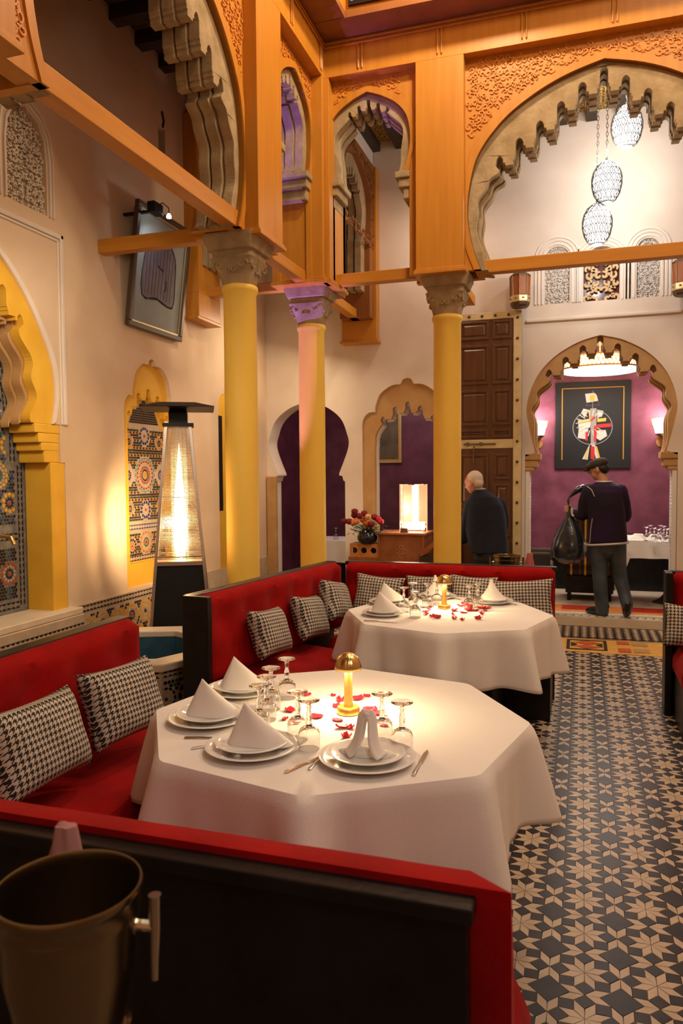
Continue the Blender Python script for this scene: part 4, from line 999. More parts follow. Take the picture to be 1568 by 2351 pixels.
def cloth_blob(name, loc, sx, sy, sz, mat, lab, cat, seed, rz=0):
    r = random.Random(seed); n = 20; rings = []
    for j in range(9):
        s = j/8; rings.append([((sx*(1-.55*s)*(1+.18*sin(3*2*pi*i/n+seed+s*2)))*cos(2*pi*i/n)+.1*sx*s, sy*(1-.5*s)*(1+.2*cos(4*2*pi*i/n+s*3))*sin(2*pi*i/n), sz*(s-.5)) for i in range(n)])
    o = MB().loft(rings).build(name, mat, loc=loc, rot=(0, 0, rz), smooth=True, ang=80); o['label'] = lab; o['category'] = cat; return o
PINK = M('pink_napkin', (.62, .16, .15), .85, bump=.1)
q = PY(1216, 1280, 5.95); cloth_blob('folded_napkin', (q.x, q.y, q.z-.045), .045, .02, .16, PINK, 'pink napkin hanging beside the small far ice bucket', 'napkin', 3)
cloth_blob('folded_napkin', (-.80, 1.00, .985), .04, .025, .10, M('pale_pink_napkin', (.45, .22, .22), .85), 'blurred pink napkin tucked behind the large foreground bucket', 'napkin', 5)
# ================================================================ PATIO HEATER
def heater(cx, cy, rz):
    t = thing('patio_heater', 'tall pyramid patio heater glowing beside the thick column', 'heater', (cx, cy, 0), rz)
    def sq(w, z): return [(-w, -w, z), (w, -w, z), (w, w, z), (-w, w, z)]
    wd = lambda z: .262-.083*z            # half width at height z
    MB().loft([sq(wd(.03)-.01, .03), sq(wd(.94)-.01, .94)]).build('base_cabinet', BLACKM, parent=t, bevel=.004)
    MB().loft([sq(wd(.94)+.002, .935), sq(wd(.96)+.002, .965)]).build('steel_tray', STEEL, parent=t)
    for sx in (-1, 1):
        for sy in (-1, 1):
            w0, w1 = wd(0)+.006, wd(2.02)+.004; r = []
            for w, z in ((w0, 0), (w1, 2.02)):
                x, y = sx*w, sy*w; q = .022; r.append([(x, y, z), (x-sx*q, y, z), (x-sx*q, y-sy*.004, z), (x-sx*.004, y-sy*.004, z), (x-sx*.004, y-sy*q, z), (x, y-sy*q, z)])
            MB().loft(r).build('corner_rail', STEEL, parent=t)
    g = MB()
    for side in range(4):
        tmp = MB(); n = 92
        for i in range(n):
            z = .985+i*(2.0-.985)/n; w = wd(z)-.004; tmp.box(-w, w, -w-.0022, -w+.0022, z-.0022, z+.0022)
        for k in range(7):
            f = -1+2*(k+.5)/7; a, b = wd(.98)-.004, wd(2.0)-.004
            tmp.tube([(f*a, -a, .98), (f*b, -b, 2.0)], .0016, 4)
        for z in (1.0, 1.45): w = wd(z)-.002; tmp.box(-w, w, -w-.002, -w+.002, z-.003, z+.003)
        tmp.xf(Matrix.Rotation(side*pi/2, 4, 'Z')); g.add(tmp.v, tmp.f)
    g.build('wire_guard', STEEL, parent=t, kind='stuff')
    MB().lathe([(.066, .96), (.062, 2.04), (.059, 2.04), (.063, .96)], n=28).build('glass_tube', TUBE, parent=t, smooth=True)
    fl = MB().lathe([(0, .97), (.030, .98), (.052, 1.08), (.054, 1.25), (.042, 1.42), (.022, 1.62), (.006, 1.80), (0, 1.86)], n=20); fl.build('flame', glow('gas_flame', (1, .62, .26), 26), parent=t, smooth=True)
    MB().loft([sq(.070, 2.0), sq(.070, 2.09), sq(.06, 2.13)]).box(-.115, .115, -.115, .115, 1.985, 2.01).build('burner_head', BLACKM, parent=t)
    MB().loft([sq(.270, 2.120), sq(.272, 2.124), sq(.13, 2.165), sq(.10, 2.168)]).build('reflector_cap', BLACKM, parent=t)
    l = light('heater_wall_spot', 'SPOT', (cx-.085, cy+.06, 1.22), 170, (1, .70, .40), .025, aim=(cx-.8, cy+.60, 1.15), spot=110, blend=.9)  # added spot beside the flame, throws extra glow on the wall side only
heater(-2.96, 5.14, radians(28))

# ================================================================ FOUNTAIN
fc = (-2.66, 4.09); fo = radians(-45)
t = thing('fountain', 'octagonal mosaic fountain basin with marble rim and blue inside', 'fountain', (fc[0], fc[1], 0))
oc = lambda R: [octo(R, fo, k) for k in range(8)]
MB().prism(oc(.56), 0, .50, 'z', holes=[oc(.44)]).build('basin_wall', TWHITE, parent=t)
MB().prism(oc(.60), .50, .545, 'z', holes=[oc(.43)]).build('rim', MARBLE, parent=t, bevel=.008)
MB().prism(oc(.445), .22, .25, 'z').build('pool_floor', WATER, parent=t)
MB().prism(oc(.442), .25, .50, 'z', holes=[oc(.432)]).build('pool_lining', WATER, parent=t)
mb = MB()
for k in (-2, -1, 0, 1, 7):
    a, b = Vector(octo(.56, fo, k)), Vector(octo(.56, fo, k+1)); L = (b-a).length; tmp = MB(); ok = lambda u, v: .008 < u < L-.008 and .02 < v < .455
    rs = [(L/2, .33, .10), (.03, .33, .07), (L-.03, .33, .07), (L/2, .10, .09)]
    for (x, y, R) in rs: rosette(tmp, x, y, R, 12, ['b', 'y', 'w', 'k'], 0, 'y', ok, h=-.003)
    zfill(tmp, 0, L, .02, .45, .026, 0, 'y', ok, rs, 'kkgk'); zband(tmp, .01, .475, L-.01, .475, .035, 0, 'y')
    an = atan2(b.y-a.y, b.x-a.x); tmp.v = [(x, -abs(y), z) for x, y, z in tmp.v]
    tmp.xf(Matrix.Translation((a.x, a.y, 0)) @ Matrix.Rotation(an, 4, 'Z')); n = len(mb.v); mb.v += tmp.v; mb.f += [tuple(i+n for i in f) for f in tmp.f]; mb.m += tmp.m
mb.build('zellige_mosaic', [ZC[k] for k in ZK], parent=t, kind='stuff', recalc=False)
q = PZ(352, 1497, .42)
MB().lathe([(.0, .0), (.06, .0), (.125, .05), (.14, .12), (.11, .20), (.05, .235), (0, .24), (0, .235), (.05, .23), (.106, .197), (.135, .12), (.12, .052), (.058, .004), (0, .004)], n=28).build('glass_globe', GLASS, loc=(fc[0]+.08, fc[1]-.17, .252), smooth=True, label='clear glass globe standing in the blue fountain pool', category='globe')
# brass tap in the great niche
q = PX(18, 1240, XW-.12)
mb = MB(); mb.tube([(XW-.245, q.y-.02, q.z+.02), (XW-.16, q.y-.01, q.z+.03), (XW-.09, q.y, q.z+.02), (XW-.07, q.y+.005, q.z-.03)], [.014, .016, .016, .014], 12); mb.lathe([(0, 0), (.026, 0), (.026, .012), (0, .012)], c=(XW-.245, q.y-.02, q.z+.02), ax='x', n=16)
mb.build('water_tap', BRASS, smooth=True, label='brass water tap in the big mosaic niche', category='tap')

# ================================================================ PICTURES
def frame_rect(mb, W, H, w, d, y=0):
    mb.box(-W/2, W/2, y-d, y, H-w, H); mb.box(-W/2, W/2, y-d, y, 0, w); mb.box(-W/2, -W/2+w, y-d, y, w, H-w); mb.box(W/2-w, W/2, y-d, y, w, H-w)
# leaning door painting on the left wall: local x = world Y, local -y = world +X
t = thing('door_painting', 'framed grey painting of an old arched door, hung tilting off the wall', 'painting', (-3.735, 6.06, 2.91), 0, rot=(Matrix.Rotation(pi/2, 3, 'Z') @ Matrix.Rotation(radians(7), 3, 'X')).to_euler())
Wp, Hp = .90, 1.05
f = MB(); frame_rect(f, Wp, Hp, .045, .045); f.build('frame', M('dark_frame', (.07, .04, .02), .4), parent=t, bevel=.006)
f = MB(); 
for (w_, e) in ((Wp-.07, .008), (Wp+.01, .010)): pass
fr = MB(); fr.box(-Wp/2+.045, Wp/2-.045, -.03, -.02, .045, .06); fr.box(-Wp/2+.045, Wp/2-.045, -.03, -.02, Hp-.06, Hp-.045); fr.box(-Wp/2+.045, -Wp/2+.06, -.03, -.02, .045, Hp-.045); fr.box(Wp/2-.06, Wp/2-.045, -.03, -.02, .045, Hp-.045); fr.build('gilt_slip', M('gilt', (.62, .48, .26), .35, metal=.6), parent=t)
MB().box(-Wp/2+.04, Wp/2-.04, -.012, -.006, .04, Hp-.04).build('canvas', M('grey_canvas', (.20, .22, .20), .7, col2=(.30, .32, .30), var=.6, scale=4, detail=8), parent=t)
ink = M('painted_planks', (.10, .075, .085), .7, col2=(.20, .16, .18), var=.5, scale=14, stretch=(4, 1, .6), detail=8); line = M('painted_line', (.03, .022, .022), .8)
d = MB(); dp = MB(); a_o = spline([(-.25, .30), (-.26, .62), (-.20, .78), (-.05, .85), (.12, .83), (.24, .72), (.27, .55), (.26, .28), (.0, .31)], 3, closed=True)
dp.prism(a_o, -.0135, -.0125, 'y'); dp.build('painted_door', ink, parent=t)
rr = random.Random(4)
for i in range(9):
    x = -.21+.052*i; top = .82-1.1*(x-.0)**2*1.4; d.tube([(x, -.0145, .32), (x+rr.uniform(-.004, .004), -.0145, .55), (x, -.0145, top-.03)], .0018, 4)
for k in range(3): d.tube([(x+rr.uniform(-.006, .006), -.0145, z+rr.uniform(-.008, .008)) for x, z in a_o]+[(a_o[0][0], -.0145, a_o[0][1])], .004, 4)
d.tube([(.12, -.0145, .50), (.125, -.0145, .42), (.11, -.0145, .40)], .006, 4); d.tube([(-.04, -.0145, .60), (.06, -.0145, .57)], .006, 4)
d.build('painted_outline', line, parent=t)
# picture light
q = PX(362, 486, -3.42)
t = thing('picture_light', 'small black picture light with lit bulb above the door painting', 'lamp', (q.x, q.y, q.z))
MB().box(-.04, .03, -.10, .04, -.03, .06).build('housing', BLACKM, parent=t, bevel=.005)
MB().box(XW-q.x+.002, -.03, -.015, .015, .0, .02).build('wall_bracket', BLACKM, parent=t)
MB().tube([(-.02, .03, .06), (.0, .08, .10), (.03, .13, .07), (.03, .13, .02)], .005, 8).build('arm', BLACKM, parent=t, smooth=True)
MB().lathe([(0, -.02), (.018, -.015), (.020, .0), (.010, .02), (0, .022)], c=(.03, .13, .0), n=16).build('bulb', glow('led_bulb', (.85, .95, 1), 45), parent=t, smooth=True)
light('picture_lamp', 'SPOT', (q.x+.02, q.y+.0, q.z-.04), 5, (.80, .90, 1.0), .02, aim=(-3.66, 6.06, 3.35), spot=110, blend=.7)

# ================================================================ WOODEN DOOR LEAF
t = thing('carved_door', 'tall studded double door of dark panelled wood folded against the wall', 'door', (-1.0, YW-.02, 0))
DW = M('walnut_door', (.075, .026, .010), .35, col2=(.15, .06, .022), var=.7, scale=6, stretch=(3, 3, .3), coat=.25)
CREAMM = M('cream_metal_strip', (.52, .38, .17), .5, col2=(.70, .55, .30), scale=8, bump=.15)
MB().box(-.36, .36, -.06, 0, .02, 3.38).build('door_board', DW, parent=t)
fr = MB(); fr.box(.27, .36, -.075, -.055, .02, 3.42); fr.box(-.36, .27, -.075, -.055, 3.34, 3.42); fr.box(-.36, .27, -.075, -.055, 1.90, 2.0); fr.build('metal_strip', CREAMM, parent=t, bevel=.006)
s = MB()
for i in range(15): s.lathe([(0, -.018), (.010, -.016), (.015, -.006), (.016, 0)], c=(.315, -.075,   .15+i*.228), ax='y', n=10)
for i in range(4): s.lathe([(0, -.018), (.010, -.016), (.015, -.006), (.016, 0)], c=(-.22+i*.145, -.075, 3.38), ax='y', n=10)
s.build('studs', M('dark_stud', (.10, .06, .03), .4, metal=.7), parent=t, kind='stuff')
for (x0, x1, z0, z1) in ((-.33, -.0, 3.12, 3.33), (.04, .25, 3.12, 3.33), (-.33, .0, 2.62, 3.06), (.04, .25, 2.62, 3.06), (-.33, .0, 2.16, 2.56), (.04, .25, 2.16, 2.56), (-.33, .0, 2.02, 2.12), (.04, .25, 2.02, 2.12),
                         (-.33, .0, 1.25, 1.84), (.06, .24, 1.55, 1.84), (.06, .24, .9, 1.5), (-.33, .0, .4, 1.2), (.06, .24, .2, .85)):
    p = MB(); w = .028
    p.box(x0, x1, -.075, -.058, z0, z0+w); p.box(x0, x1, -.075, -.058, z1-w, z1); p.box(x0, x0+w, -.075, -.058, z0+w, z1-w); p.box(x1-w, x1, -.075, -.058, z0+w, z1-w)
    p.loft([[(x0+w+.01, -.059, z0+w+.01), (x1-w-.01, -.059, z0+w+.01), (x1-w-.01, -.059, z1-w-.01), (x0+w+.01, -.059, z1-w-.01)], [(x0+w+.03, -.070, z0+w+.03), (x1-w-.03, -.070, z0+w+.03), (x1-w-.03, -.070, z1-w-.03), (x0+w+.03, -.070, z1-w-.03)]])
    p.build('panel', DW, parent=t, bevel=.004)
b = MB(); b.tube([(-.28, -.085, 1.95), (.08, -.085, 1.95)], .010, 8); b.box(-.10, -.07, -.095, -.07, 1.93, 1.97); b.box(-.25, -.22, -.095, -.07, 1.93, 1.97); b.tube([(-.16, -.09, 1.93), (-.17, -.09, 1.80), (-.165, -.09, 1.74)], .007, 8); b.build('bolt', M('old_iron', (.18, .12, .07), .5, metal=.6), parent=t, smooth=True)

# ================================================================ WOODEN WALL LANTERNS
def wlantern(x, lab):
    t = thing('wooden_lantern', lab, 'lantern', (x, YW-.16, 3.43), 0, 'wooden barrel lanterns')
    AMB = M('amber_wood', (.25, .065, .012), .4, col2=(.42, .13, .02), scale=8, stretch=(1, 1, .3)); BR = M('bronze', (.12, .07, .04), .4, metal=.7)
    MB().lathe([(.0, .0), (.085, .0), (.10, .02), (.105, .05)], n=8).build('bottom', BR, parent=t)
    MB().lathe([(.112, .05), (.114, .06), (.114, .115), (.110, .12)], n=8).build('brass_ring', M('pale_brass', (.72, .58, .32), .4, metal=.7), parent=t)
    s = MB()
    for k in range(8): a = 2*pi*(k+.5)/8; s.lathe([(0, .012), (.010, .010), (.013, 0)], c=(.108*cos(a), .108*sin(a), .085), n=8)
    s.build('boss', BR, parent=t)
    MB().lathe([(.100, .12), (.104, .13), (.107, .30), (.107, .33)], n=8).build('panels', AMB, parent=t)
    for k in range(8): a = 2*pi*k/8; MB().tube([(.102*cos(a), .102*sin(a), .12), (.108*cos(a), .108*sin(a), .335)], .007, 6).build('rib', BR, parent=t)
    MB().lathe([(.112, .33), (.112, .345), (.08, .37), (.0, .38)], n=8).build('lid', BR, parent=t)
    MB().box(-.02, .02, .08, .17, .15, .30).build('bracket', BR, parent=t)
wlantern(-.655, 'wooden barrel lantern beside the top of the studded door'); wlantern(.985, 'wooden barrel lantern at the right edge, under the tie beam')

# ================================================================ PENDANT LANTERNS
LACE = M('lantern_lace', (.10, .09, .08), .5, metal=.3); BULB = glow('lantern_glow', (1, .95, .91), 2.4)
def pendant(px, py, X_Y, w, h, lab, topz):
    p = PY(px, py, X_Y); t = thing('pierced_lantern', lab, 'lantern', tuple(p), 0, 'pierced white hanging lanterns')
    prof = [(.18, -.48), (.30, -.44), (.42, -.30), (.49, -.10), (.50, .06), (.46, .22), (.36, .36), (.20, .46), (.06, .495)]
    MB().lathe([(0, -.475*h)]+[(r*w*.93, z*h*.97) for r, z in prof]+[(0, .48*h)], n=28).build('diffuser', BULB, parent=t, smooth=True)
    s = MB(); rnd = random.Random(int(px))
    sp = spline([(r*w, z*h) for r, z in prof], 4)
    n = 17
    for j in range(len(sp)-1):
        for i in range(n):
            if j % 4 == 0:
                a = 2*pi*(i+.5*(j % 8 == 0))/n; r0, z0 = sp[j]; r1, z1 = sp[min(len(sp)-1, j+5)]; da = pi/n*rnd.uniform(.6, 1.0)
                for sg in (-1, 1):
                    s.tube([((r0+.002)*cos(a), (r0+.002)*sin(a), z0), (((r0+r1)/2+.003)*cos(a+sg*da), ((r0+r1)/2+.003)*sin(a+sg*da), (z0+z1)/2), ((r1+.002)*cos(a), (r1+.002)*sin(a), z1)], .0034, 4)
    s.build('pierced_shell', LACE, parent=t, kind='stuff')
    MB().lathe([(w*.19, -.50*h), (w*.21, -.485*h), (w*.19, -.47*h)], n=24).build('bottom_ring', LACE, parent=t)
    MB().lathe([(0, .49*h), (.014, .49*h), (.014, .58*h), (0, .58*h)], n=10).build('cap', LACE, parent=t)
    c = MB(); z = .58*h; k = 0; top = topz-p.z
    while z < top:
        pts = [(.010*cos(a) if k % 2 else 0, 0 if k % 2 else .010*cos(a), z+.024+.024*sin(a)) for a in [2*pi*i/10 for i in range(10)]]; c.tube(pts, .0028, 5, closed=True); z += .040; k += 1
    c.build('chain', LACE, parent=t, kind='stuff')
    light('lantern_light', 'POINT', (p.x, p.y, p.z-.62*h), 17, (1, .95, .90), .05); light('lantern_light_top', 'POINT', (p.x, p.y, p.z+.66*h), 12, (1, .95, .90), .04)
    l = bpy.data.objects[-1] if False else None
pendant(1439, 291, 7.95, .29, .40, 'highest pierced lantern, right of the chains, glowing white', CEI)
pendant(1393, 418, 7.85, .28, .40, 'middle pierced lantern hanging on a dark chain', CEI)
pendant(1371, 515, 7.90, .28, .40, 'lowest pierced lantern, just above the tie beam', CEI)

# ================================================================ DINING ROOM
p = PY(1377, 848, 9.7); cx, cy = p.x, p.y
t = thing('ring_chandelier', 'large drum ceiling light with pierced gold band in the plum room', 'light', (cx, cy, 2.845))
MB().lathe([(0, .0), (.44, .0), (.455, .01), (.455, .02), (0, .02)], n=48).build('diffuser', glow('drum_glow', (1, .95, .86), 7), parent=t, smooth=True)
MB().lathe([(.46, .015), (.47, .015), (.47, .035), (.46, .035)], n=48).lathe([(.455, .15), (.467, .15), (.467, .17), (.455, .17)], n=48).build('gold_rim', GOLD, parent=t, smooth=True)
MB().lathe([(.445, .02), (.445, .16)], n=48).build('glowing_band', glow('band_glow', (1, .80, .50), 3.5), parent=t, smooth=True)
s = MB()
for i in range(60):
    a = 2*pi*i/60; b = a+2*pi/60
    for (za, zb) in ((.035, .15), (.15, .035)): s.tube([(.462*cos(a), .462*sin(a), za), (.466*cos((a+b)/2), .466*sin((a+b)/2), .0925), (.462*cos(b), .462*sin(b), zb)], .004, 4)
s.build('pierced_band', GOLD, parent=t, kind='stuff')
MB().tube([(0, 0, .02), (0, 0, .505)], .008, 8).build('rod', GOLD, parent=t)
light('chandelier_up', 'AREA', (cx, cy, 3.08), 20, (1, .92, .80), .7, aim=(cx, cy, 3.4))
light('chandelier_down', 'AREA', (cx, cy, 2.83), 20, (1, .90, .80), .8, aim=(cx, cy, 0))
def sconce(px, py, Y, lab):
    p = PY(px, py, Y); t = thing('wall_sconce', lab, 'lamp', tuple(p), 0, 'torch-shaped wall sconces')
    MB().lathe([(.095, 0), (.115, .08), (.145, .19), (.140, .19), (.0, .17), (0, .01)], n=20).build('glass_shade', glow('sconce_glow', (1, .90, .80), 7), parent=t, smooth=True)
    s = MB()
    for i in range(24):
        for j in range(5):
            a = 2*pi*(i+.5*(j % 2))/24; r = .130+.004*j; z = .115+.018*j; s.tube([(r*cos(a), r*sin(a), z), ((r+.008)*cos(a+.09), (r+.008)*sin(a+.09), z+.012), (r*cos(a+.18), r*sin(a+.18), z)], .0035, 4)
    s.build('pierced_rim', GOLD, parent=t, kind='stuff')
    MB().lathe([(0, -.22), (.012, -.20), (.022, -.08), (.10, -.012), (.105, 0), (0, .005)], n=20).build('cone', BRASS, parent=t, smooth=True)
    MB().lathe([(0, 0), (.075, 0), (.075, .02), (0, .03)], c=(0, yr-Y-.032, -.10), ax='y', n=20).tube([(0, 0, -.07), (0, .05, -.10), (0, yr-Y-.02, -.10)], .01, 8).build('wall_plate', BRASS, parent=t, smooth=True)
    light('sconce_light', 'POINT', (p.x, p.y-.03, p.z+.24), 9, (1, .86, .78), .09)
sconce(1232, 1000, 10.70, 'lit sconce left of the black picture'); sconce(1523, 995, 10.70, 'lit sconce right of the black picture')
# black picture with collage
t = thing('black_picture', 'black picture with ringed cross-shaped collage on the plum wall', 'picture', (.14, yr-.005, 1.68), 0)
MB().box(-.49, .49, -.035, 0, 0, 1.19).build('board', M('picture_black', (.012, .011, .012), .55), parent=t, bevel=.004)
s = MB()
for (x0, x1, z0, z1) in ((-.405, .405, 1.095, 1.105), (-.405, -.392, .12, 1.10), (.392, .405, .12, 1.10)): s.box(x0, x1, -.040, -.034, z0, z1)
s.build('gold_border', M('ochre_paint', (.60, .30, .04), .6), parent=t)
# collage: flat painted paper pieces
CW = M('paint_white', (.75, .70, .62), .7); CR = M('paint_red', (.62, .03, .03), .6); CY = M('paint_yellow', (.80, .52, .05), .6); CG = M('paint_grey', (.38, .35, .33), .6)
def pc(name, mat, polys, y=-.038):
    for q in polys: MB().prism([(x, z) for x, z in q], y-.002, y, 'y').build(name, mat, parent=t)
ringc = (.0, .56)
b = MB(); b.tube([(ringc[0]+.255*cos(a), -.038, ringc[1]+.235*sin(a)) for a in [2*pi*i/40 for i in range(40)]], .006, 5, closed=True); b.tube([(0, -.038, 1.06), (0, -.038, .76)], .003, 4)
b.tube([(-.09, -.038, .86), (0, -.038, 1.0), (.10, -.038, .86)], .004, 4, closed=True); b.build('pencil_ring', CG, parent=t)
pc('white_paper', CW, [[(-.19, .66), (-.02, .68), (-.03, .56), (-.18, .54)], [(-.18, .54), (-.05, .55), (-.08, .40), (-.19, .42)], [(.04, .52), (.17, .52), (.19, .44), (.10, .38), (.04, .42)], [(-.08, .90), (.07, .92), (.05, 1.0), (.02, 1.03), (-.10, 1.02)],
                       [(-.12, .84-.02), (-.05, .80), (-.10, .70), (-.15, .76)], [(.06, .80), (.14, .78), (.12, .70), (.06, .70)], [(-.03, .34), (.03, .34), (.10, .12), (.06, .10), (0, .30)], [(-.03, .34), (-.06, .12), (-.13, .13)]])
pc('grey_paper', CG, [[(-.03, .82), (.05, .82), (.05, .34), (-.02, .34)]], -.041)
pc('red_paper', CR, [[(.06, .60), (.24, .61), (.24, .56), (.06, .55)], [(.02, .58), (.06, .58), (.05, .36), (.02, .37)], [(-.09, .50), (-.06, .50), (-.06, .38), (-.09, .38)], [(-.02, .30), (.03, .30), (.03, .12), (-.02, .13)], [(-.03, .66), (.03, .72), (.04, .69), (-.02, .64)]], -.044)
pc('yellow_paper', CY, [[(.06, .68), (.18, .68), (.17, .64), (.06, .63)], [(-.18, .645), (-.04, .66), (-.04, .64), (-.18, .625)], [(-.045, .80), (-.03, .80), (-.03, .64), (-.045, .64)], [(-.04, .93), (.02, .92), (.03, .99), (-.03, 1.0)], [(.04, .30), (.06, .30), (.11, .12), (.09, .12)], [(-.06, .28), (-.045, .28), (-.08, .12), (-.10, .13)]], -.044)
b = MB()
for i in range(16): a = radians(20+20*i); b.tube([(-.02+.10*cos(a), -.043, .62+.10*sin(a)), (-.02+.20*cos(a), -.043, .62+.18*sin(a))], .006, 4)
b.build('feather_strokes', CW, parent=t)
# set table
def boxcloth(name, x0, x1, y0, y1, z, drop, lab, seed=0):
    n = 120; vs = []; rings = []; per = 2*((x1-x0)+(y1-y0)); pts = []
    for i in range(n):
        s = per*i/n
        if s < x1-x0: pts.append((x0+s, y0, 0, -1))
        elif s < x1-x0+y1-y0: pts.append((x1, y0+s-(x1-x0), 1, 0))
        elif s < 2*(x1-x0)+y1-y0: pts.append((x1-(s-(x1-x0)-(y1-y0)), y1, 0, 1))
        else: pts.append((x0, y1-(s-2*(x1-x0)-(y1-y0)), -1, 0))
    cx_, cy_ = (x0+x1)/2, (y0+y1)/2; mb = MB()
    for k, f in enumerate((.01, .5, .97, 1.0)): rings.append([(cx_+(x-cx_)*f, cy_+(y-cy_)*f, z) for x, y, a, b_ in pts])
    for k in range(1, 7):
        s = k/6; rings.append([(x+(a*s*(.03+.018*sin(i*.9+seed))), y+(b_*s*(.03+.018*sin(i*.9+seed))), z-drop*s-(.10*s if min(abs(x-x0), abs(x-x1)) < .06 and min(abs(y-y0), abs(y-y1)) < .06 else 0)) for i, (x, y, a, b_) in enumerate(pts)])
    mb.loft(rings, cap=False); mb.f.append(tuple(range(n))); mb.m.append(0)
    o = mb.build(name, LINEN, smooth=True, ang=50); o['label'] = lab; o['category'] = 'tablecloth'; return o
def ctable(x0, x1, y0, y1, zf, zt, lab):
    cx_, cy_ = (x0+x1)/2, (y0+y1)/2
    t = thing('dining_table', lab, 'table', (cx_, cy_, zf)); h = zt-zf
    MB().box(-(x1-x0)/2+.01, (x1-x0)/2-.01, -(y1-y0)/2+.01, (y1-y0)/2-.01, h-.04, h-.008).build('table_top', BLACKW, parent=t)
    MB().lathe([(.30, 0), (.30, .02), (.22, .06), (.06, .26), (.035, .28), (.035, h-.04)], n=4).build('pedestal', M('cast_iron', (.06, .055, .05), .5, metal=.5), parent=t)
bench2_y = 9.25
ctable(.46, 1.75, 9.05, 9.85, .085, .845, 'rectangular table under white cloth in the plum dining room'); boxcloth('tablecloth', .46, 1.75, 9.05, 9.85, .85, .20, 'white cloth on the table in the plum dining room')
ctable(-3.45, -2.72, 9.35, 10.1, 0, .74, 'table under white cloth in the dim room behind the left arch'); boxcloth('tablecloth', -3.45, -2.72, 9.35, 10.1, .745, .28, 'shadowed white cloth seen through the plum horseshoe arch', 2)
for i, (px, py) in enumerate([(1484, 1210), (1493, 1206), (1502, 1212), (1511, 1215), (1517, 1206), (1524, 1208), (1531, 1214)]):
    g = g0.copy(); COL.objects.link(g); p = PZ(px, py, .852+.15); g.location = (p.x, p.y, .852); g['label'] = f'upturned wine glass on the plum room table, {ORD[[0, 1, 2, 3, 4, 5, 6][i]]} from the left'; g['group'] = 'wine glasses in the plum room'
for i, (px, py) in enumerate([(747, 1212), (663, 1215), (740, 1205)]):
    g = g0.copy(); COL.objects.link(g); g.location = (-3.35+.18*i, 9.6+.05*i, .747); g['label'] = f'wine glass on the table behind the left arch, {ORD[i]} from the left'; g['group'] = 'wine glasses behind the left arch'
for i, (x, y, z, lab) in enumerate(((.62, 9.3, .852, 'crumpled white napkin at the left end of the plum room table'), (.80, 9.25, .852, 'low white napkin beside the upturned glasses, plum room'), (1.45, 9.3, .852, 'white napkin right of the glasses, plum room'), (-2.86, 9.6, .747, 'white napkin on the table behind the left arch'))):
    o = cloth_blob('napkin', (x, y, z+.028), .10, .07, .055, NAPKIN, lab, 'napkin', i)
# striped chairs
def striped(name, period, cols):
    mt = bpy.data.materials.new(name); mt.use_nodes = True; nt = mt.node_tree; b = nt.nodes['Principled BSDF']; b.inputs['Roughness'].default_value = .7
    tc = nt.nodes.new('ShaderNodeTexCoord'); sp = nt.nodes.new('ShaderNodeSeparateXYZ'); nt.links.new(tc.outputs['Object'], sp.inputs[0])
    m1 = nt.nodes.new('ShaderNodeMath'); m1.operation = 'DIVIDE'; m1.inputs[1].default_value = period; nt.links.new(sp.outputs[0], m1.inputs[0])
    m2 = nt.nodes.new('ShaderNodeMath'); m2.operation = 'FRACT'; nt.links.new(m1.outputs[0], m2.inputs[0])
    r = nt.nodes.new('ShaderNodeValToRGB'); r.color_ramp.interpolation = 'CONSTANT'; e = r.color_ramp.elements
    e[0].position = 0; e[0].color = (*cols[0][1], 1); e[1].position = cols[1][0]; e[1].color = (*cols[1][1], 1)
    for p_, c_ in cols[2:]: q = e.new(p_); q.color = (*c_, 1)
    nt.links.new(m2.outputs[0], r.inputs[0]); nt.links.new(r.outputs[0], b.inputs['Base Color']); return mt
STR = striped('yellow_black_stripes', .16, [(0, (.03, .02, .015)), (.22, (.75, .42, .02)), (.36, (.03, .02, .015)), (.62, (.12, .07, .04)), (.72, (.03, .02, .015))])
def chair(x, y, rz, lab):
    t = thing('striped_armchair', lab, 'chair', (x, y, .085), rz, 'yellow and black striped chairs')
    r = lambda w, y0, y1, z0, z1, n: pad
    MB().box(-.26, .26, -.26, .24, .30, .45).build('seat', STR, parent=t, bevel=.03)
    MB().loft([[(-.26+.0, y_, .42), (.26, y_, .42), (.26, y_+.09, .42), (-.26, y_+.09, .42)] for y_ in (.20,)] + [[(-.25, .24, .80), (.25, .24, .80), (.25, .33, .80), (-.25, .33, .80)], [(-.25, .28, 1.0), (.25, .28, 1.0), (.25, .38, 1.0), (-.25, .38, 1.0)]]).build('backrest', STR, parent=t, bevel=.03)
    for s in (-1, 1): MB().box(s*.30-.04, s*.30+.04, -.24, .26, .42, .60).build('arm', STR, parent=t, bevel=.025)
    MB().box(-.27, .27, -.26, .26, .10, .30).build('seat_frame', BLACKW, parent=t)
    for sx in (-1, 1):
        for sy in (-1, 1): MB().tube([(sx*.23, sy*.21, 0), (sx*.23, sy*.21, .12)], .022, 8).build('leg', BLACKW, parent=t)
chair(-.58, 9.40, radians(90), 'yellow and black striped armchair at the left, beyond the bench end')
chair(.10, 9.60, radians(180), 'striped armchair partly hidden behind the walking person')
MB().box(.50, 2.3, 10.35, 10.86, .085, .80).build('black_wall_block', BLACKW, label='black block added behind the plum room table to darken the view beneath it', category='bench', bevel=.01)  # added block, keeps the space seen under the white table black
MB().box(-.55, .42, 10.3, 10.85, .085, .50).build('black_wall_block', BLACKW, label='low black bench against the plum wall', category='bench', bevel=.01)
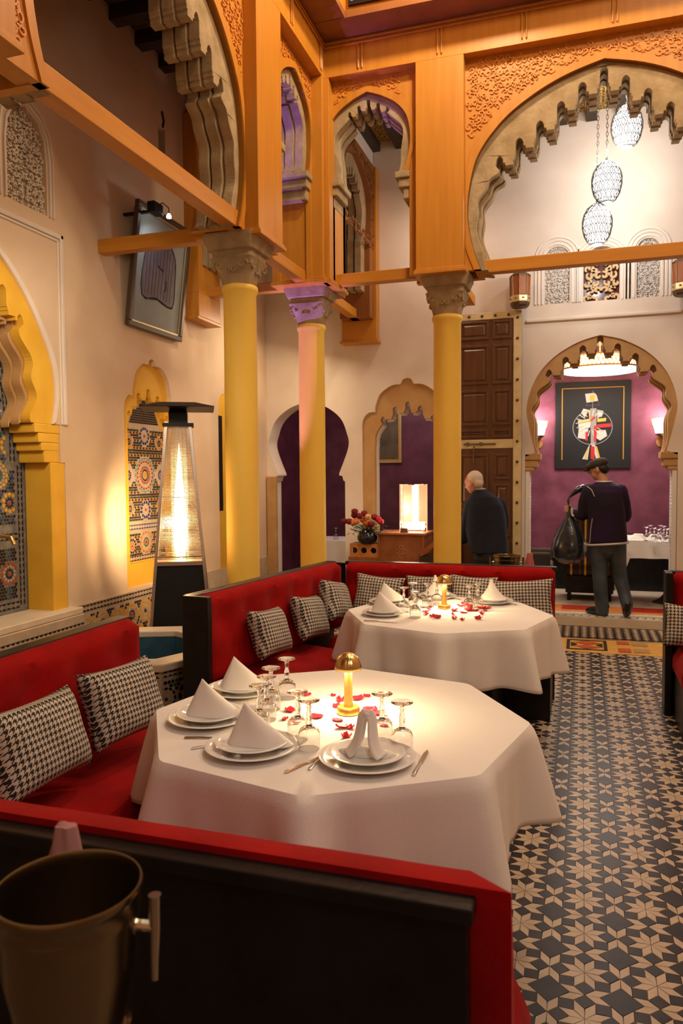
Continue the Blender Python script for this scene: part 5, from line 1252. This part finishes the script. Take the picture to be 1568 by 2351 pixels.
# rugs
def rug(name, x0, x1, y0, y1, z, lab, base, deco):
    t = MB(); nx, ny = 30, 10; g = [(x0+(x1-x0)*i/nx, y0+(y1-y0)*j/ny+.006*sin(i*1.3), z+.004+.002*sin(i*.9)*cos(j*2)) for j in range(ny+1) for i in range(nx+1)]
    n = len(g); g += [(a, b, z) for a, b, c in g]; N1_ = nx+1
    fs = [(j*N1_+i, j*N1_+i+1, (j+1)*N1_+i+1, (j+1)*N1_+i) for j in range(ny) for i in range(nx)]
    per = [i for i in range(N1_)]+[j*N1_+nx for j in range(1, ny+1)]+[ny*N1_+i for i in range(nx-1, -1, -1)]+[j*N1_ for j in range(ny-1, 0, -1)]
    fs += [(per[k], per[(k+1) % len(per)], per[(k+1) % len(per)]+n, per[k]+n) for k in range(len(per))]
    o = t.add(g, fs).build(name, base, smooth=True, ang=60); o['label'] = lab; o['category'] = 'rug'
    for nm, mat, polys in deco:
        for q in polys: MB().prism(q, z+.0065, z+.0085, 'z').build(nm, mat, parent=o)
    return o
KY = M('kilim_yellow', (.56, .27, .05), .9, col2=(.72, .42, .10), var=.6, scale=22, bump=.2); KR = M('kilim_red', (.42, .055, .02), .9, col2=(.55, .13, .04), scale=30); KK = M('kilim_black', (.03, .02, .016), .9); KB = M('kilim_faded', (.36, .22, .10), .9, col2=(.50, .30, .10), scale=30)
def lozenge(cx, cy, w, h): return [(cx-w, cy), (cx-w*.6, cy-h*.45), (cx-w*.3, cy-h*.8), (cx, cy-h), (cx+w*.3, cy-h*.8), (cx+w*.6, cy-h*.45), (cx+w, cy), (cx+w*.6, cy+h*.45), (cx+w*.3, cy+h*.8), (cx, cy+h), (cx-w*.3, cy+h*.8), (cx-w*.6, cy+h*.45)]
rug('kilim_rug', -.62, 1.35, 7.02, 7.58, 0, 'faded yellow kilim lying on the star tiles before the step', KY,
    [('black_border', KK, [[(-.12, 7.10), (.24, 7.10), (.24, 7.13), (-.12, 7.13)], [(-.12, 7.49), (.24, 7.49), (.24, 7.52), (-.12, 7.52)], [(-.12, 7.13), (-.09, 7.13), (-.09, 7.49), (-.12, 7.49)], [(.21, 7.13), (.24, 7.13), (.24, 7.49), (.21, 7.49)], [(-.08, 7.22), (-.02, 7.31), (-.08, 7.40)], [(.20, 7.22), (.14, 7.31), (.20, 7.40)]]),
     ('red_lozenge', KR, [lozenge(.06, 7.225, .12, .075), lozenge(.06, 7.395, .12, .075), [(.33, 7.09), (.44, 7.09), (.44, 7.24), (.33, 7.24)], [(.33, 7.40), (.44, 7.40), (.44, 7.53), (.33, 7.53)]]),
     ('faded_square', KB, [[(.46, 7.10), (.60, 7.10), (.60, 7.25), (.46, 7.25)], [(.46, 7.38), (.60, 7.38), (.60, 7.53), (.46, 7.53)]])])
rug('red_rug', -.58, .94, 8.62, 9.03, .085, 'orange and red rug just inside the plum dining room', M('rug_orange', (.62, .17, .02), .9, col2=(.75, .30, .04), scale=14),
    [('red_field', M('rug_red', (.50, .02, .01), .9), [[(-.20, 8.72), (.28, 8.72), (.28, 8.97), (-.20, 8.97)], [(.44, 8.72), (.90, 8.72), (.90, 8.97), (.44, 8.97)]])])

# ================================================================ GALLERY: DESK, LAMP, FLOWERS
LEA = M('tooled_wood', (.26, .075, .022), .5, col2=(.40, .14, .045), scale=9, bump=.2, bscale=60); TOOL = M('tooled_pale', (.52, .30, .16), .6)
YD = 8.15
q0 = PY(868, 1235, YD); q1 = PY(975, 1222, YD); dw = (q1.x-q0.x)/2; dcx = (q0.x+q1.x)/2; dz = q1.z-.01
t = thing('reception_desk', 'tooled reddish wooden desk carrying the bright lamp', 'desk', (dcx, YD+.2, 0))
MB().box(-dw, dw, -.2, .25, 0, dz-.03).build('body', LEA, parent=t, bevel=.006)
MB().box(-dw-.03, dw+.02, -.23, .27, dz-.03, dz).build('top', LEA, parent=t, bevel=.008)
s = MB(); s.box(-dw, dw, -.215, -.2, dz-.42, dz-.39); s.box(-dw, -dw+.025, -.215, -.2, .02, dz-.03); s.box(dw-.03, dw, -.215, -.2, .02, dz-.03); s.box(-dw+.06, dw-.06, -.215, -.2, .1, dz-.48); s.build('moulding', LEA, parent=t, bevel=.005)
s = MB()
for k in range(4): a = k*pi/2; s.tube([(.0+.045*cos(a)+.022*cos(b), -.203, dz-.21+.045*sin(a)+.022*sin(b)) for b in [2*pi*i/10 for i in range(10)]], .003, 4, closed=True)
for sx in (-1, 1):
    for z in (dz-.07, dz-.35): s.tube([(sx*(dw-.05), -.203, z), (sx*(dw-.08), -.203, z+.012), (sx*(dw-.11), -.203, z), (sx*(dw-.14), -.203, z+.006)], .003, 4)
s.build('tooled_ornament', TOOL, parent=t)
q0 = PY(803, 1248, YD); q1 = PY(868, 1248, YD); rw = (q1.x-q0.x)/2; rcx = (q0.x+q1.x)/2; rz_ = q0.z
t = thing('bottle_rack', 'small carved rack with three round bottle holes under the roses', 'rack', (rcx, YD+.12, 0))
holes = [[(-rw+rw*2*(k+.5)/3+.034*cos(a), rz_-.075+.034*sin(a)) for a in [2*pi*i/16 for i in range(16)]] for k in range(3)]
MB().prism(rect(-rw, rw, rz_-.15, rz_), -.12, -.10, 'y', holes=holes).build('front', M('rack_wood', (.52, .20, .05), .5, col2=(.62, .28, .08), scale=12), parent=t)
MB().box(-rw, rw, -.0, .12, rz_-.15, rz_).build('back', JOIST, parent=t)
MB().box(-rw-.02, rw, -.12, .12, 0, rz_-.15).build('cabinet', LEA, parent=t, bevel=.005); MB().box(-rw, rw, -.1, .0, rz_-.008, rz_).build('shelf', LEA, parent=t)
# flowers
p = PY(845, 1243, YD+.05)
t = thing('rose_bouquet', 'bouquet of dark red and orange roses in a round dark vase', 'flowers', (p.x, YD+.02, rz_)); t.scale = (1.3, 1.3, 1.25)
MB().lathe([(0, 0), (.055, 0), (.085, .035), (.088, .07), (.06, .11), (.045, .125), (.05, .135), (.042, .135), (.038, .12), (0, .11)], n=24).build('vase', M('dark_glaze', (.01, .012, .016), .1, coat=.5), parent=t, smooth=True)
LEAF = M('dark_leaf', (.035, .07, .02), .6, col2=(.09, .14, .05), scale=20); rr = random.Random(8)
RO = {'r': M('rose_red', (.20, .006, .012), .6), 'o': M('rose_orange', (.85, .24, .06), .6), 'p': M('rose_peach', (.85, .45, .22), .6), 'c': M('rose_crimson', (.45, .01, .03), .6)}
for k, (x, z, c) in enumerate([(-.20, .20, 'r'), (-.13, .25, 'r'), (-.10, .29, 'r'), (-.03, .27, 'r'), (-.15, .20, 'r'), (-.09, .20, 'o'), (-.05, .21, 'o'), (-.12, .19, 'o'), (.0, .24, 'p'), (.02, .14, 'r'), (.07, .24, 'r'), (.10, .22, 'c'), (.13, .20, 'c'), (-.02, .18, 'o'), (.05, .18, 'r'), (-.06, .25, 'r')]):
    b = MB(); y = rr.uniform(-.06, .05); R = .026
    for L_ in range(3):
        b.lathe([(0, -R), (R*.7*(1-.2*L_), -R*.6), (R*(1-.22*L_), 0), (R*(.9-.25*L_), R*.8), (R*(.75-.25*L_), R*(1.0+.12*L_)), (R*(.6-.2*L_), R*.6)], c=(x, y, z), n=10, ribs=5, ribamp=.25)
    b.build('rose', RO[c], parent=t, smooth=True)
b = MB(); 
for k in range(26):
    x, z = rr.uniform(-.15, .16), rr.uniform(.10, .21); y = rr.uniform(-.08, .08)
    b.tube([(0, 0, .10), (x*.5, y*.5, z*.7+.02), (x, y, z)], .0025, 4)
b.build('stems', LEAF, parent=t, kind='stuff')
b = MB()
for k in range(90):
    x, z, y = rr.uniform(-.15, .17), rr.uniform(.07, .20), rr.uniform(-.10, .07); a = rr.uniform(0, 6.28); l = rr.uniform(.03, .05); w = .012; e = rr.uniform(-.5, .5)
    dx, dy, dzz = l*cos(a), l*sin(a)*.6, l*e; b.add([(x, y, z), (x+dx*.5-w*sin(a), y+dy*.5+w*cos(a), z+dzz*.5+.004), (x+dx, y+dy, z+dzz), (x+dx*.5+w*sin(a), y+dy*.5-w*cos(a), z+dzz*.5+.004)], [(0, 1, 2, 3)])
b.build('foliage', LEAF, parent=t, kind='stuff', recalc=False)
# pierced lamp
p = PY(930, 1222, YD-.0); q1 = PY(907, 1113, YD); q2 = PY(975, 1113, YD); lh = q1.z-dz; lx = (q1.x+q2.x)/2
t = thing('pierced_box_lamp', 'bright upright box lamp with cut-out panels on the desk', 'lamp', (lx, YD+.18, dz), radians(22))
SH = M('lamp_panel', (.80, .52, .32), .5, trans=0, emit=(1, .52, .26), estr=.55); w = .13
MB().box(-w+.02, w-.02, -w+.02, w-.02, .03, lh-.01).build('inner_diffuser', glow('box_lamp_glow', (1, .93, .80), 6), parent=t)
for k in range(4):
    s = MB()
    for (x0, x1) in ((-w, -w*.28), (w*.28, w)): s.box(x0, x1, -w-.002, -w+.004, .12, lh)
    for i in range(6):
        z = .05+i*(lh-.06)/6; s.tube([(-w*.5, -w, z), (-w*.12, -w, z+.03), (w*.12, -w, z+.03), (w*.5, -w, z)], .004, 4); s.tube([(-w*.5, -w, z+.07), (-w*.12, -w, z+.04), (w*.12, -w, z+.04), (w*.5, -w, z+.07)], .004, 4)
    s.xf(Matrix.Rotation(k*pi/2, 4, 'Z')); s.build('cut_panel', SH, parent=t)
for sx in (-1, 1):
    for sy in (-1, 1): MB().box(sx*w-.006, sx*w+.006, sy*w-.006, sy*w+.006, 0, lh+.005).build('corner_post', SH, parent=t)
light('box_lamp_light', 'POINT', (lx-.05, YD-.05, dz+lh*.5), 5, (1, .80, .55), .12)
q = PY(990, 1262, YD+.05)
mb = MB(); pts = spline([(q.x-.10, 8.10, q.z-.02), (q.x-.03, 8.10, q.z+.02), (q.x+.06, 8.10, q.z+.10), (q.x+.12, 8.10, q.z+.19)], 5)
mb.loft([[(x, y-.03, z-.05), (x, y+.03, z-.05), (x, y+.03, z+.02), (x, y-.03, z+.02)] for x, y, z in pts]); t = mb.build('chair_arm', LEA, label='dark wooden chair with sweeping tooled arm beside the desk', category='chair')
t.name = 'carved_chair'
MB().box(q.x-.10, q.x+.14, 8.05, 8.45, 0, q.z-.06).build('seat', JOIST, parent=t)
t = MB().box(-.04, .04, -.03, .03, 0, .05).build('sign_holder', M('sign_dark', (.12, .04, .03), .5), loc=(PY(935, 1212, YD).x-.04, YD+.03, dz), label='small dark sign plate in front of the box lamp', category='sign')
# framed picture in the left far room
p = PY(845, 1063, yr-.02); q = PY(922, 962, yr-.02); W_ = q.x-p.x
t = thing('gilt_framed_picture', 'dark murky picture in gilt frame seen through the cusped arch', 'picture', (q.x-W_/2, yr-.01, p.z)); H_ = q.z-p.z+.12
f = MB(); frame_rect(f, W_, H_, .03, .03); f.build('frame', M('gilt', (.62, .48, .26), .35, metal=.6), parent=t); f = MB(); frame_rect(f, W_-.07, H_-.0-.07, .01, .02); f.xf(Matrix.Translation((0, -.005, .035))); f.build('slip', GOLD, parent=t)
MB().box(-W_/2+.03, W_/2-.03, -.012, -.004, .03, H_-.03).build('canvas', M('murky_canvas', (.05, .045, .03), .5, col2=(.20, .15, .08), scale=5, detail=8), parent=t)
light('left_room_picture_light', 'SPOT', (-1.2, 10.3, 3.0), 14, (1, .82, .85), .05, aim=(-1.75, 10.9, 2.35), spot=80, blend=.7)
# dark panel inside the third niche
MB().box(XW-.12, XW-.085, 7.40, 7.62, 1.22, 2.28).build('hanging_board', BLACKW, label='narrow black board hanging in the yellow niche behind the heater', category='board')
MB().box(XW-.085, XW-.06, 7.36, 7.44, 1.35, 1.62).build('wooden_plaque', WOOD, label='small pale wooden plaque at the foot of the black board', category='plaque')

# ================================================================ PEOPLE
def J(px, py, Y): return PY(px, py, Y)
def limb(mb, pts, rs, n=14, flat=1.0):
    """tapered closed chain with rounded ends"""
    P3 = [Vector(p) for p in pts]; a = (P3[0]-P3[1]).normalized(); b = (P3[-1]-P3[-2]).normalized()
    sm = spline([tuple(p)+(r,) for p, r in zip(P3, rs)], 5); path = [Vector(p[:3]) for p in sm]; rad = [p[3] for p in sm]
    path = [P3[0]+a*rs[0]*.9, P3[0]+a*rs[0]*.55]+path+[P3[-1]+b*rs[-1]*.55, P3[-1]+b*rs[-1]*.9]; rad = [rs[0]*.3, rs[0]*.8]+rad+[rs[-1]*.8, rs[-1]*.3]
    mb.tube(path, rad, n, flat=flat)
def ell(mb, c, r, mat=None, n=16):
    rings = []; m3 = mat or Matrix.Identity(3)
    for j in range(1, n//2+4):
        t = pi*j/(n//2+4); rings.append([Vector(c)+m3 @ Vector((r[0]*sin(t)*cos(2*pi*i/n), r[1]*sin(t)*sin(2*pi*i/n), -r[2]*cos(t))) for i in range(n)])
    mb.loft(rings)
def fuse(mb, name, mat, parent, vox=.008, smooth=2, loc=None):
    o = mb.build(name, mat, parent=parent, smooth=False)
    if parent is not None: o.matrix_parent_inverse = Matrix.Translation(parent.location).inverted() @ Matrix.Identity(4)
    md = o.modifiers.new('fuse', 'REMESH'); md.mode = 'VOXEL'; md.voxel_size = vox; md.use_smooth_shade = True
    s = o.modifiers.new('soften', 'SMOOTH'); s.factor = .5; s.iterations = smooth
    return o
SKIN = M('skin', (.55, .27, .16), .55, sss=.1); SKIN2 = M('pink_skin', (.66, .30, .20), .5, sss=.1)
def head(mb, c, m3, s=1.0):
    E = lambda o, r: ell(mb, Vector(c)+m3 @ Vector(o)*s, [q*s for q in r], m3)
    E((0, -.01, .015), (.074, .094, .098)); E((0, .035, -.045), (.056, .058, .068)); E((0, .055, -.082), (.032, .030, .026)); E((0, .045, .02), (.060, .048, .055))
    E((0, .098, -.018), (.012, .020, .020)); E((0, .090, .002), (.010, .012, .030)); E((0, .082, -.052), (.024, .012, .010))
    for x in (-1, 1): E((x*.077, -.008, -.012), (.010, .020, .032)); E((x*.030, .078, .012), (.015, .010, .010))
# --- person with cap, carrying a bag
Y1 = 8.45
g_ = J(1400, 1412, Y1)
t = thing('person', 'person in flat cap and purple velvet jacket carrying a black sack', 'person', (g_.x, Y1, .085))
jp = lambda px, py, dy=0: J(px, py, Y1+dy)
b = MB()
hc = jp(1374, 1077, .03); hm = Matrix.Rotation(radians(72), 3, 'Z') @ Matrix.Rotation(radians(-18), 3, 'X')
head(b, hc, hm, .98)
nk = jp(1386, 1106, .0); limb(b, [jp(1378, 1085, .02), nk, jp(1388, 1124, 0)], [.050, .048, .052])
limb(b, [jp(1389, 1150), jp(1392, 1180), jp(1396, 1225), jp(1396, 1250)], [.12, .13, .135, .13])
limb(b, [jp(1352, 1126, .02), jp(1338, 1160, .04), jp(1340, 1186, .05), jp(1322, 1180, .10), jp(1311, 1171, .13)], [.06, .045, .04, .035, .026])
limb(b, [jp(1424, 1126, .0), jp(1436, 1165, .06), jp(1430, 1190, .14), jp(1370, 1180, .30), jp(1318, 1172, .19)], [.06, .045, .04, .034, .026])
limb(b, [jp(1376, 1250), jp(1378, 1325, .01), jp(1382, 1398, .0)], [.085, .055, .038]); limb(b, [jp(1416, 1250), jp(1422, 1322, .03), jp(1436, 1380, -.08)], [.085, .055, .038])
# hand gripping the neck of the sack: palm, four curled fingers, thumb
hx = jp(1307, 1168, .14); ell(b, hx, (.030, .022, .042))
for k in range(4):
    z = hx.z+.030-.019*k; l = (.052, .058, .055, .045)[k]
    limb(b, [(hx.x+.012, hx.y-.015, z), (hx.x-.020, hx.y-.034, z-.002), (hx.x-.018-l*.5, hx.y-.018, z-.004), (hx.x-l*.5, hx.y+.012, z-.006)], [.0095, .0095, .009, .008], n=8)
limb(b, [(hx.x+.01, hx.y-.02, hx.z+.03), (hx.x-.01, hx.y-.03, hx.z+.052), (hx.x-.03, hx.y-.022, hx.z+.060)], [.011, .010, .009], n=8)
fuse(b, 'body', SKIN, t, .006)
VEL = M('purple_velvet', (.004, .0015, .007), .8, sheen=.12, col2=(.026, .004, .050), var=.5, scale=3.5); SIL = M('silver_trim', (.60, .56, .50), .5, metal=.3)
b = MB(); n = 28
def oval(px0, px1, py, dep, dy=0, sq=2.6):
    a, c = jp(px0, py, dy), jp(px1, py, dy); cx_, w_ = (a.x+c.x)/2, (c.x-a.x)/2; e = 2/sq
    return [(cx_+w_*math.copysign(abs(cos(q))**e, cos(q)), Y1+dy+dep*math.copysign(abs(sin(q))**e, sin(q)), a.z) for q in [2*pi*i/n for i in range(n)]]
b.loft([oval(1374, 1400, 1104, .055), oval(1362, 1412, 1110, .085), oval(1350, 1424, 1117, .115), oval(1345, 1430, 1130, .135), oval(1348, 1433, 1160, .145), oval(1350, 1437, 1195, .15), oval(1348, 1440, 1225, .155), oval(1345, 1441, 1243, .16)])
limb(b, [jp(1354, 1126, .01), jp(1342, 1155, .03), jp(1340, 1182, .04), jp(1326, 1180, .09), jp(1320, 1177, .12)], [.078, .068, .062, .055, .050]); limb(b, [jp(1423, 1126, 0), jp(1434, 1165, .06), jp(1430, 1190, .14), jp(1370, 1180, .28), jp(1330, 1174, .20)], [.078, .066, .060, .052, .046])
fuse(b, 'velvet_jacket', VEL, t, .008)
tr = MB(); hem = [oval(1344, 1442, 1240, .164), oval(1343, 1443, 1246, .168)]
rg = [Vector(p) for p in oval(1343, 1442, 1243, .163)]; rg = [p+Vector((0, 0, -.030+.075*(p.x-rg[14].x))) for p in rg]; tr.tube(rg, .012, 6, closed=True); trims = [('silver_hem', tr)]; tr = MB()
cr = [Vector(p) for p in oval(1370, 1404, 1106, .066)]; tr.tube(cr, .011, 6, closed=True); trims.append(('silver_collar', tr)); tr = MB()
tr.tube([jp(1354, 1246, -.14), jp(1356, 1215, -.150), jp(1360, 1190, -.152)], .004, 5); trims.append(('silver_piping', tr)); tr = MB(); tr.tube([jp(1347, 1116, -.115), jp(1358, 1124, -.145), jp(1365, 1140, -.152)], .004, 5); trims.append(('silver_piping', tr)); tr = MB(); tr.tube([jp(1317, 1186, .05), jp(1313, 1180, .07), jp(1314, 1168, .08)], .012, 6)
trims.append(('white_cuff', tr))
for nm, tr in trims: o = tr.build(nm, SIL, parent=t, smooth=True); o.matrix_parent_inverse = Matrix.Translation(t.location).inverted()
TRO = M('dark_trousers', (.018, .025, .036), .5, col2=(.085, .115, .15), var=.5, scale=5, bump=.5, bscale=7)
b = MB(); limb(b, [jp(1394, 1232), jp(1394, 1252)], [.155, .15], flat=.8)
limb(b, [jp(1374, 1250), jp(1376, 1290, .0), jp(1377, 1325, .0), jp(1380, 1370, .0), jp(1383, 1404, .0)], [.10, .088, .078, .073, .070]); limb(b, [jp(1416, 1250), jp(1419, 1290, .02), jp(1423, 1322, .03), jp(1432, 1358, -.02), jp(1440, 1390, -.08)], [.10, .086, .076, .066, .062])
fuse(b, 'trousers', TRO, t, .009)
SHO = M('black_shoe', (.010, .010, .012), .25, coat=.3)
b = MB(); f0 = jp(1385, 1411, -.0); f1 = jp(1350, 1410, .10); z0 = .085
limb(b, [(f0.x, f0.y, z0+.055), ((f0.x+f1.x)/2, (f0.y+f1.y)/2, z0+.045), (f1.x, f1.y, z0+.030)], [.050, .046, .030]); limb(b, [(f0.x+.01, f0.y, z0+.10), (f0.x, f0.y, z0+.04)], [.055, .045]); 
b2 = MB(); h = jp(1441, 1388, -.10); e = jp(1437, 1420, -.02); limb(b2, [h, ((h.x+e.x)/2, (h.y+e.y)/2-.01, (h.z+e.z)/2), (e.x, e.y, .115)], [.046, .048, .032])
fuse(b, 'shoe', SHO, t, .007); fuse(b2, 'shoe', SHO, t, .007)
CAP = M('flat_cap_wool', (.035, .024, .018), .85, col2=(.06, .045, .035), scale=20)
b = MB(); E = lambda o, r: ell(b, hc+hm @ Vector(o), r, hm)
E((0, -.010, .055), (.092, .112, .062)); E((0, .05, .052), (.080, .085, .040)); E((0, .115, .030), (.070, .045, .012)); fuse(b, 'flat_cap', CAP, t, .006)
b = MB(); E((0, -.055, -.015), (.070, .055, .060)); E((0, -.03, .0), (.079, .06, .05)); fuse(b, 'hair', M('black_hair', (.012, .009, .007), .6), t, .006)
b = MB(); 
for s_ in (-1, 1): b.tube([hc+hm @ Vector((s_*.034+.022*cos(a), .108, .010+.017*sin(a))) for a in [2*pi*i/12 for i in range(12)]], .0028, 5, closed=True); b.tube([hc+hm @ Vector((s_*.056, .106, .012)), hc+hm @ Vector((s_*.082, .03, .014)), hc+hm @ Vector((s_*.084, -.01, .008))], .0025, 5)
o = b.build('glasses', BLACKM, parent=t); o.matrix_parent_inverse = Matrix.Translation(t.location).inverted()
# sack
BAG = M('black_plastic', (.016, .022, .034), .24, coat=.8, bump=1.0, bscale=11)
c_ = jp(1304, 1245, .10); b = MB(); rings = []
for (px0, px1, py) in ((1302, 1310, 1160), (1300, 1312, 1176), (1296, 1318, 1190), (1284, 1330, 1210), (1272, 1342, 1235), (1266, 1346, 1258), (1268, 1344, 1276), (1280, 1332, 1290), (1300, 1312, 1294)):
    a, c = jp(px0, py, .12), jp(px1, py, .12); w_ = (c.x-a.x)/2; rings.append([((a.x+c.x)/2+w_*(1+.05*sin(5*q+py*.05)+.03*sin(11*q+py*.03))*cos(q), a.y+w_*.85*(1+.06*sin(4*q+py*.04))*sin(q), a.z) for q in [2*pi*i/36 for i in range(36)]])
b.loft(rings); k0 = len(b.v)
rings = []
for s_, (px, py, r_) in enumerate(((1306, 1160, .012), (1305, 1150, .030), (1308, 1138, .060), (1320, 1128, .070), (1334, 1122, .055), (1346, 1124, .02))):
    a = jp(px, py, .11); rings.append([(a.x+r_*.5*cos(q)*(1+.1*sin(3*q)), a.y+r_*sin(q), a.z+r_*.9*cos(q)) for q in [2*pi*i/24 for i in range(24)]])
b.loft(rings)
o = b.build('rubbish_sack', BAG, smooth=True, ang=80, label='full glossy black plastic sack held by the neck', category='bag')
# --- grey-haired person by the door
Y2_ = 8.12
g_ = J(1120, 1300, Y2_)
t = thing('person', 'grey-haired person in a navy jumper bending behind the third column', 'person', (g_.x, Y2_, 0))
jq = lambda px, py, dy=0: J(px, py, Y2_+dy)
b = MB(); hc = jq(1087, 1107, -.02); hm = Matrix.Rotation(radians(68), 3, 'Z') @ Matrix.Rotation(radians(-20), 3, 'X'); head(b, hc, hm, 1.0)
limb(b, [jq(1093, 1118), jq(1104, 1140), jq(1114, 1160)], [.058, .062, .09]); limb(b, [jq(1114, 1155), jq(1122, 1200), jq(1126, 1270)], [.13, .14, .14])
limb(b, [jq(1085, 1158, -.03), jq(1072, 1200, -.02), jq(1066, 1238, .06), jq(1052, 1240, .14)], [.06, .048, .04, .028]); limb(b, [jq(1145, 1158, .05), jq(1152, 1210, .12), jq(1120, 1238, .25), jq(1075, 1240, .25)], [.06, .048, .04, .028])
for hx in (jq(1046, 1241, .16), jq(1068, 1242, .26)):
    ell(b, hx, (.045, .035, .018))
    for k in range(4): y = hx.y-.026+.017*k; l = (.062, .070, .066, .052)[k]; limb(b, [(hx.x-.02, y, hx.z), (hx.x-.03-l*.5, y, hx.z-.004), (hx.x-.03-l, y, hx.z-.018)], [.0095, .009, .008], n=8)
    limb(b, [(hx.x, hx.y-.03, hx.z), (hx.x-.03, hx.y-.055, hx.z-.005), (hx.x-.05, hx.y-.06, hx.z-.012)], [.011, .010, .009], n=8)
for s_, px in ((0, 1108), (1, 1140)): limb(b, [jq(px, 1275, .0), (jq(px, 1275).x, Y2_-.02, .50), (jq(px, 1275).x+.01, Y2_+.02, .09)], [.085, .055, .04])
fuse(b, 'body', SKIN2, t, .007)
def oval2(px0, px1, py, dep, dy=0):
    a, c = jq(px0, py, dy), jq(px1, py, dy); cx_, w_ = (a.x+c.x)/2, (c.x-a.x)/2
    return [(cx_+w_*math.copysign(abs(cos(q))**.8, cos(q)), Y2_+dy+dep*math.copysign(abs(sin(q))**.8, sin(q)), a.z) for q in [2*pi*i/n for i in range(n)]]
NAV = M('navy_wool', (.006, .009, .020), .9, col2=(.012, .016, .034), scale=12, sheen=.15)
b = MB(); b.loft([oval2(1092, 1112, 1122, .06), oval2(1084, 1124, 1130, .10), oval2(1076, 1143, 1141, .13), oval2(1070, 1156, 1160, .15), oval2(1068, 1162, 1190, .16), oval2(1070, 1164, 1220, .16), oval2(1076, 1166, 1250, .165), oval2(1082, 1168, 1268, .165)])
limb(b, [jq(1083, 1158, -.03), jq(1072, 1200, -.02), jq(1066, 1236, .05), jq(1056, 1239, .12)], [.078, .066, .056, .044]); limb(b, [jq(1146, 1158, .05), jq(1153, 1210, .12), jq(1120, 1238, .24), jq(1082, 1239, .25)], [.078, .066, .056, .044])
fuse(b, 'jumper', NAV, t, .009)
b = MB(); limb(b, [jq(1125, 1262), jq(1125, 1285)], [.165, .16], flat=.85)
for px in (1108, 1141): x = jq(px, 1275).x; limb(b, [(x, Y2_, .70), (x, Y2_-.01, .45), (x+.01, Y2_+.01, .10)], [.10, .08, .07])
fuse(b, 'trousers', M('charcoal_trousers', (.012, .013, .014), .8), t, .010)
for px in (1108, 1141): b = MB(); x = jq(px, 1275).x; limb(b, [(x+.02, Y2_+.03, .045), (x-.05, Y2_+.06, .042), (x-.14, Y2_+.10, .032)], [.045, .044, .03]); fuse(b, 'shoe', SHO, t, .008)
HAIR = M('white_hair', (.70, .58, .46), .8, col2=(.80, .70, .58), scale=40, bump=.3)
b = MB(); E = lambda o, r: ell(b, hc+hm @ Vector(o), r, hm); E((0, -.030, .030), (.080, .088, .088)); E((0, -.055, -.020), (.070, .050, .060)); fuse(b, 'hair', HAIR, t, .006)
b = MB(); b.tube([Vector(p) for p in oval2(1091, 1113, 1123, .064)], .010, 6, closed=True); o = b.build('shirt_collar', M('checked_collar', (.45, .45, .45), .8), parent=t); o.matrix_parent_inverse = Matrix.Translation(t.location).inverted()
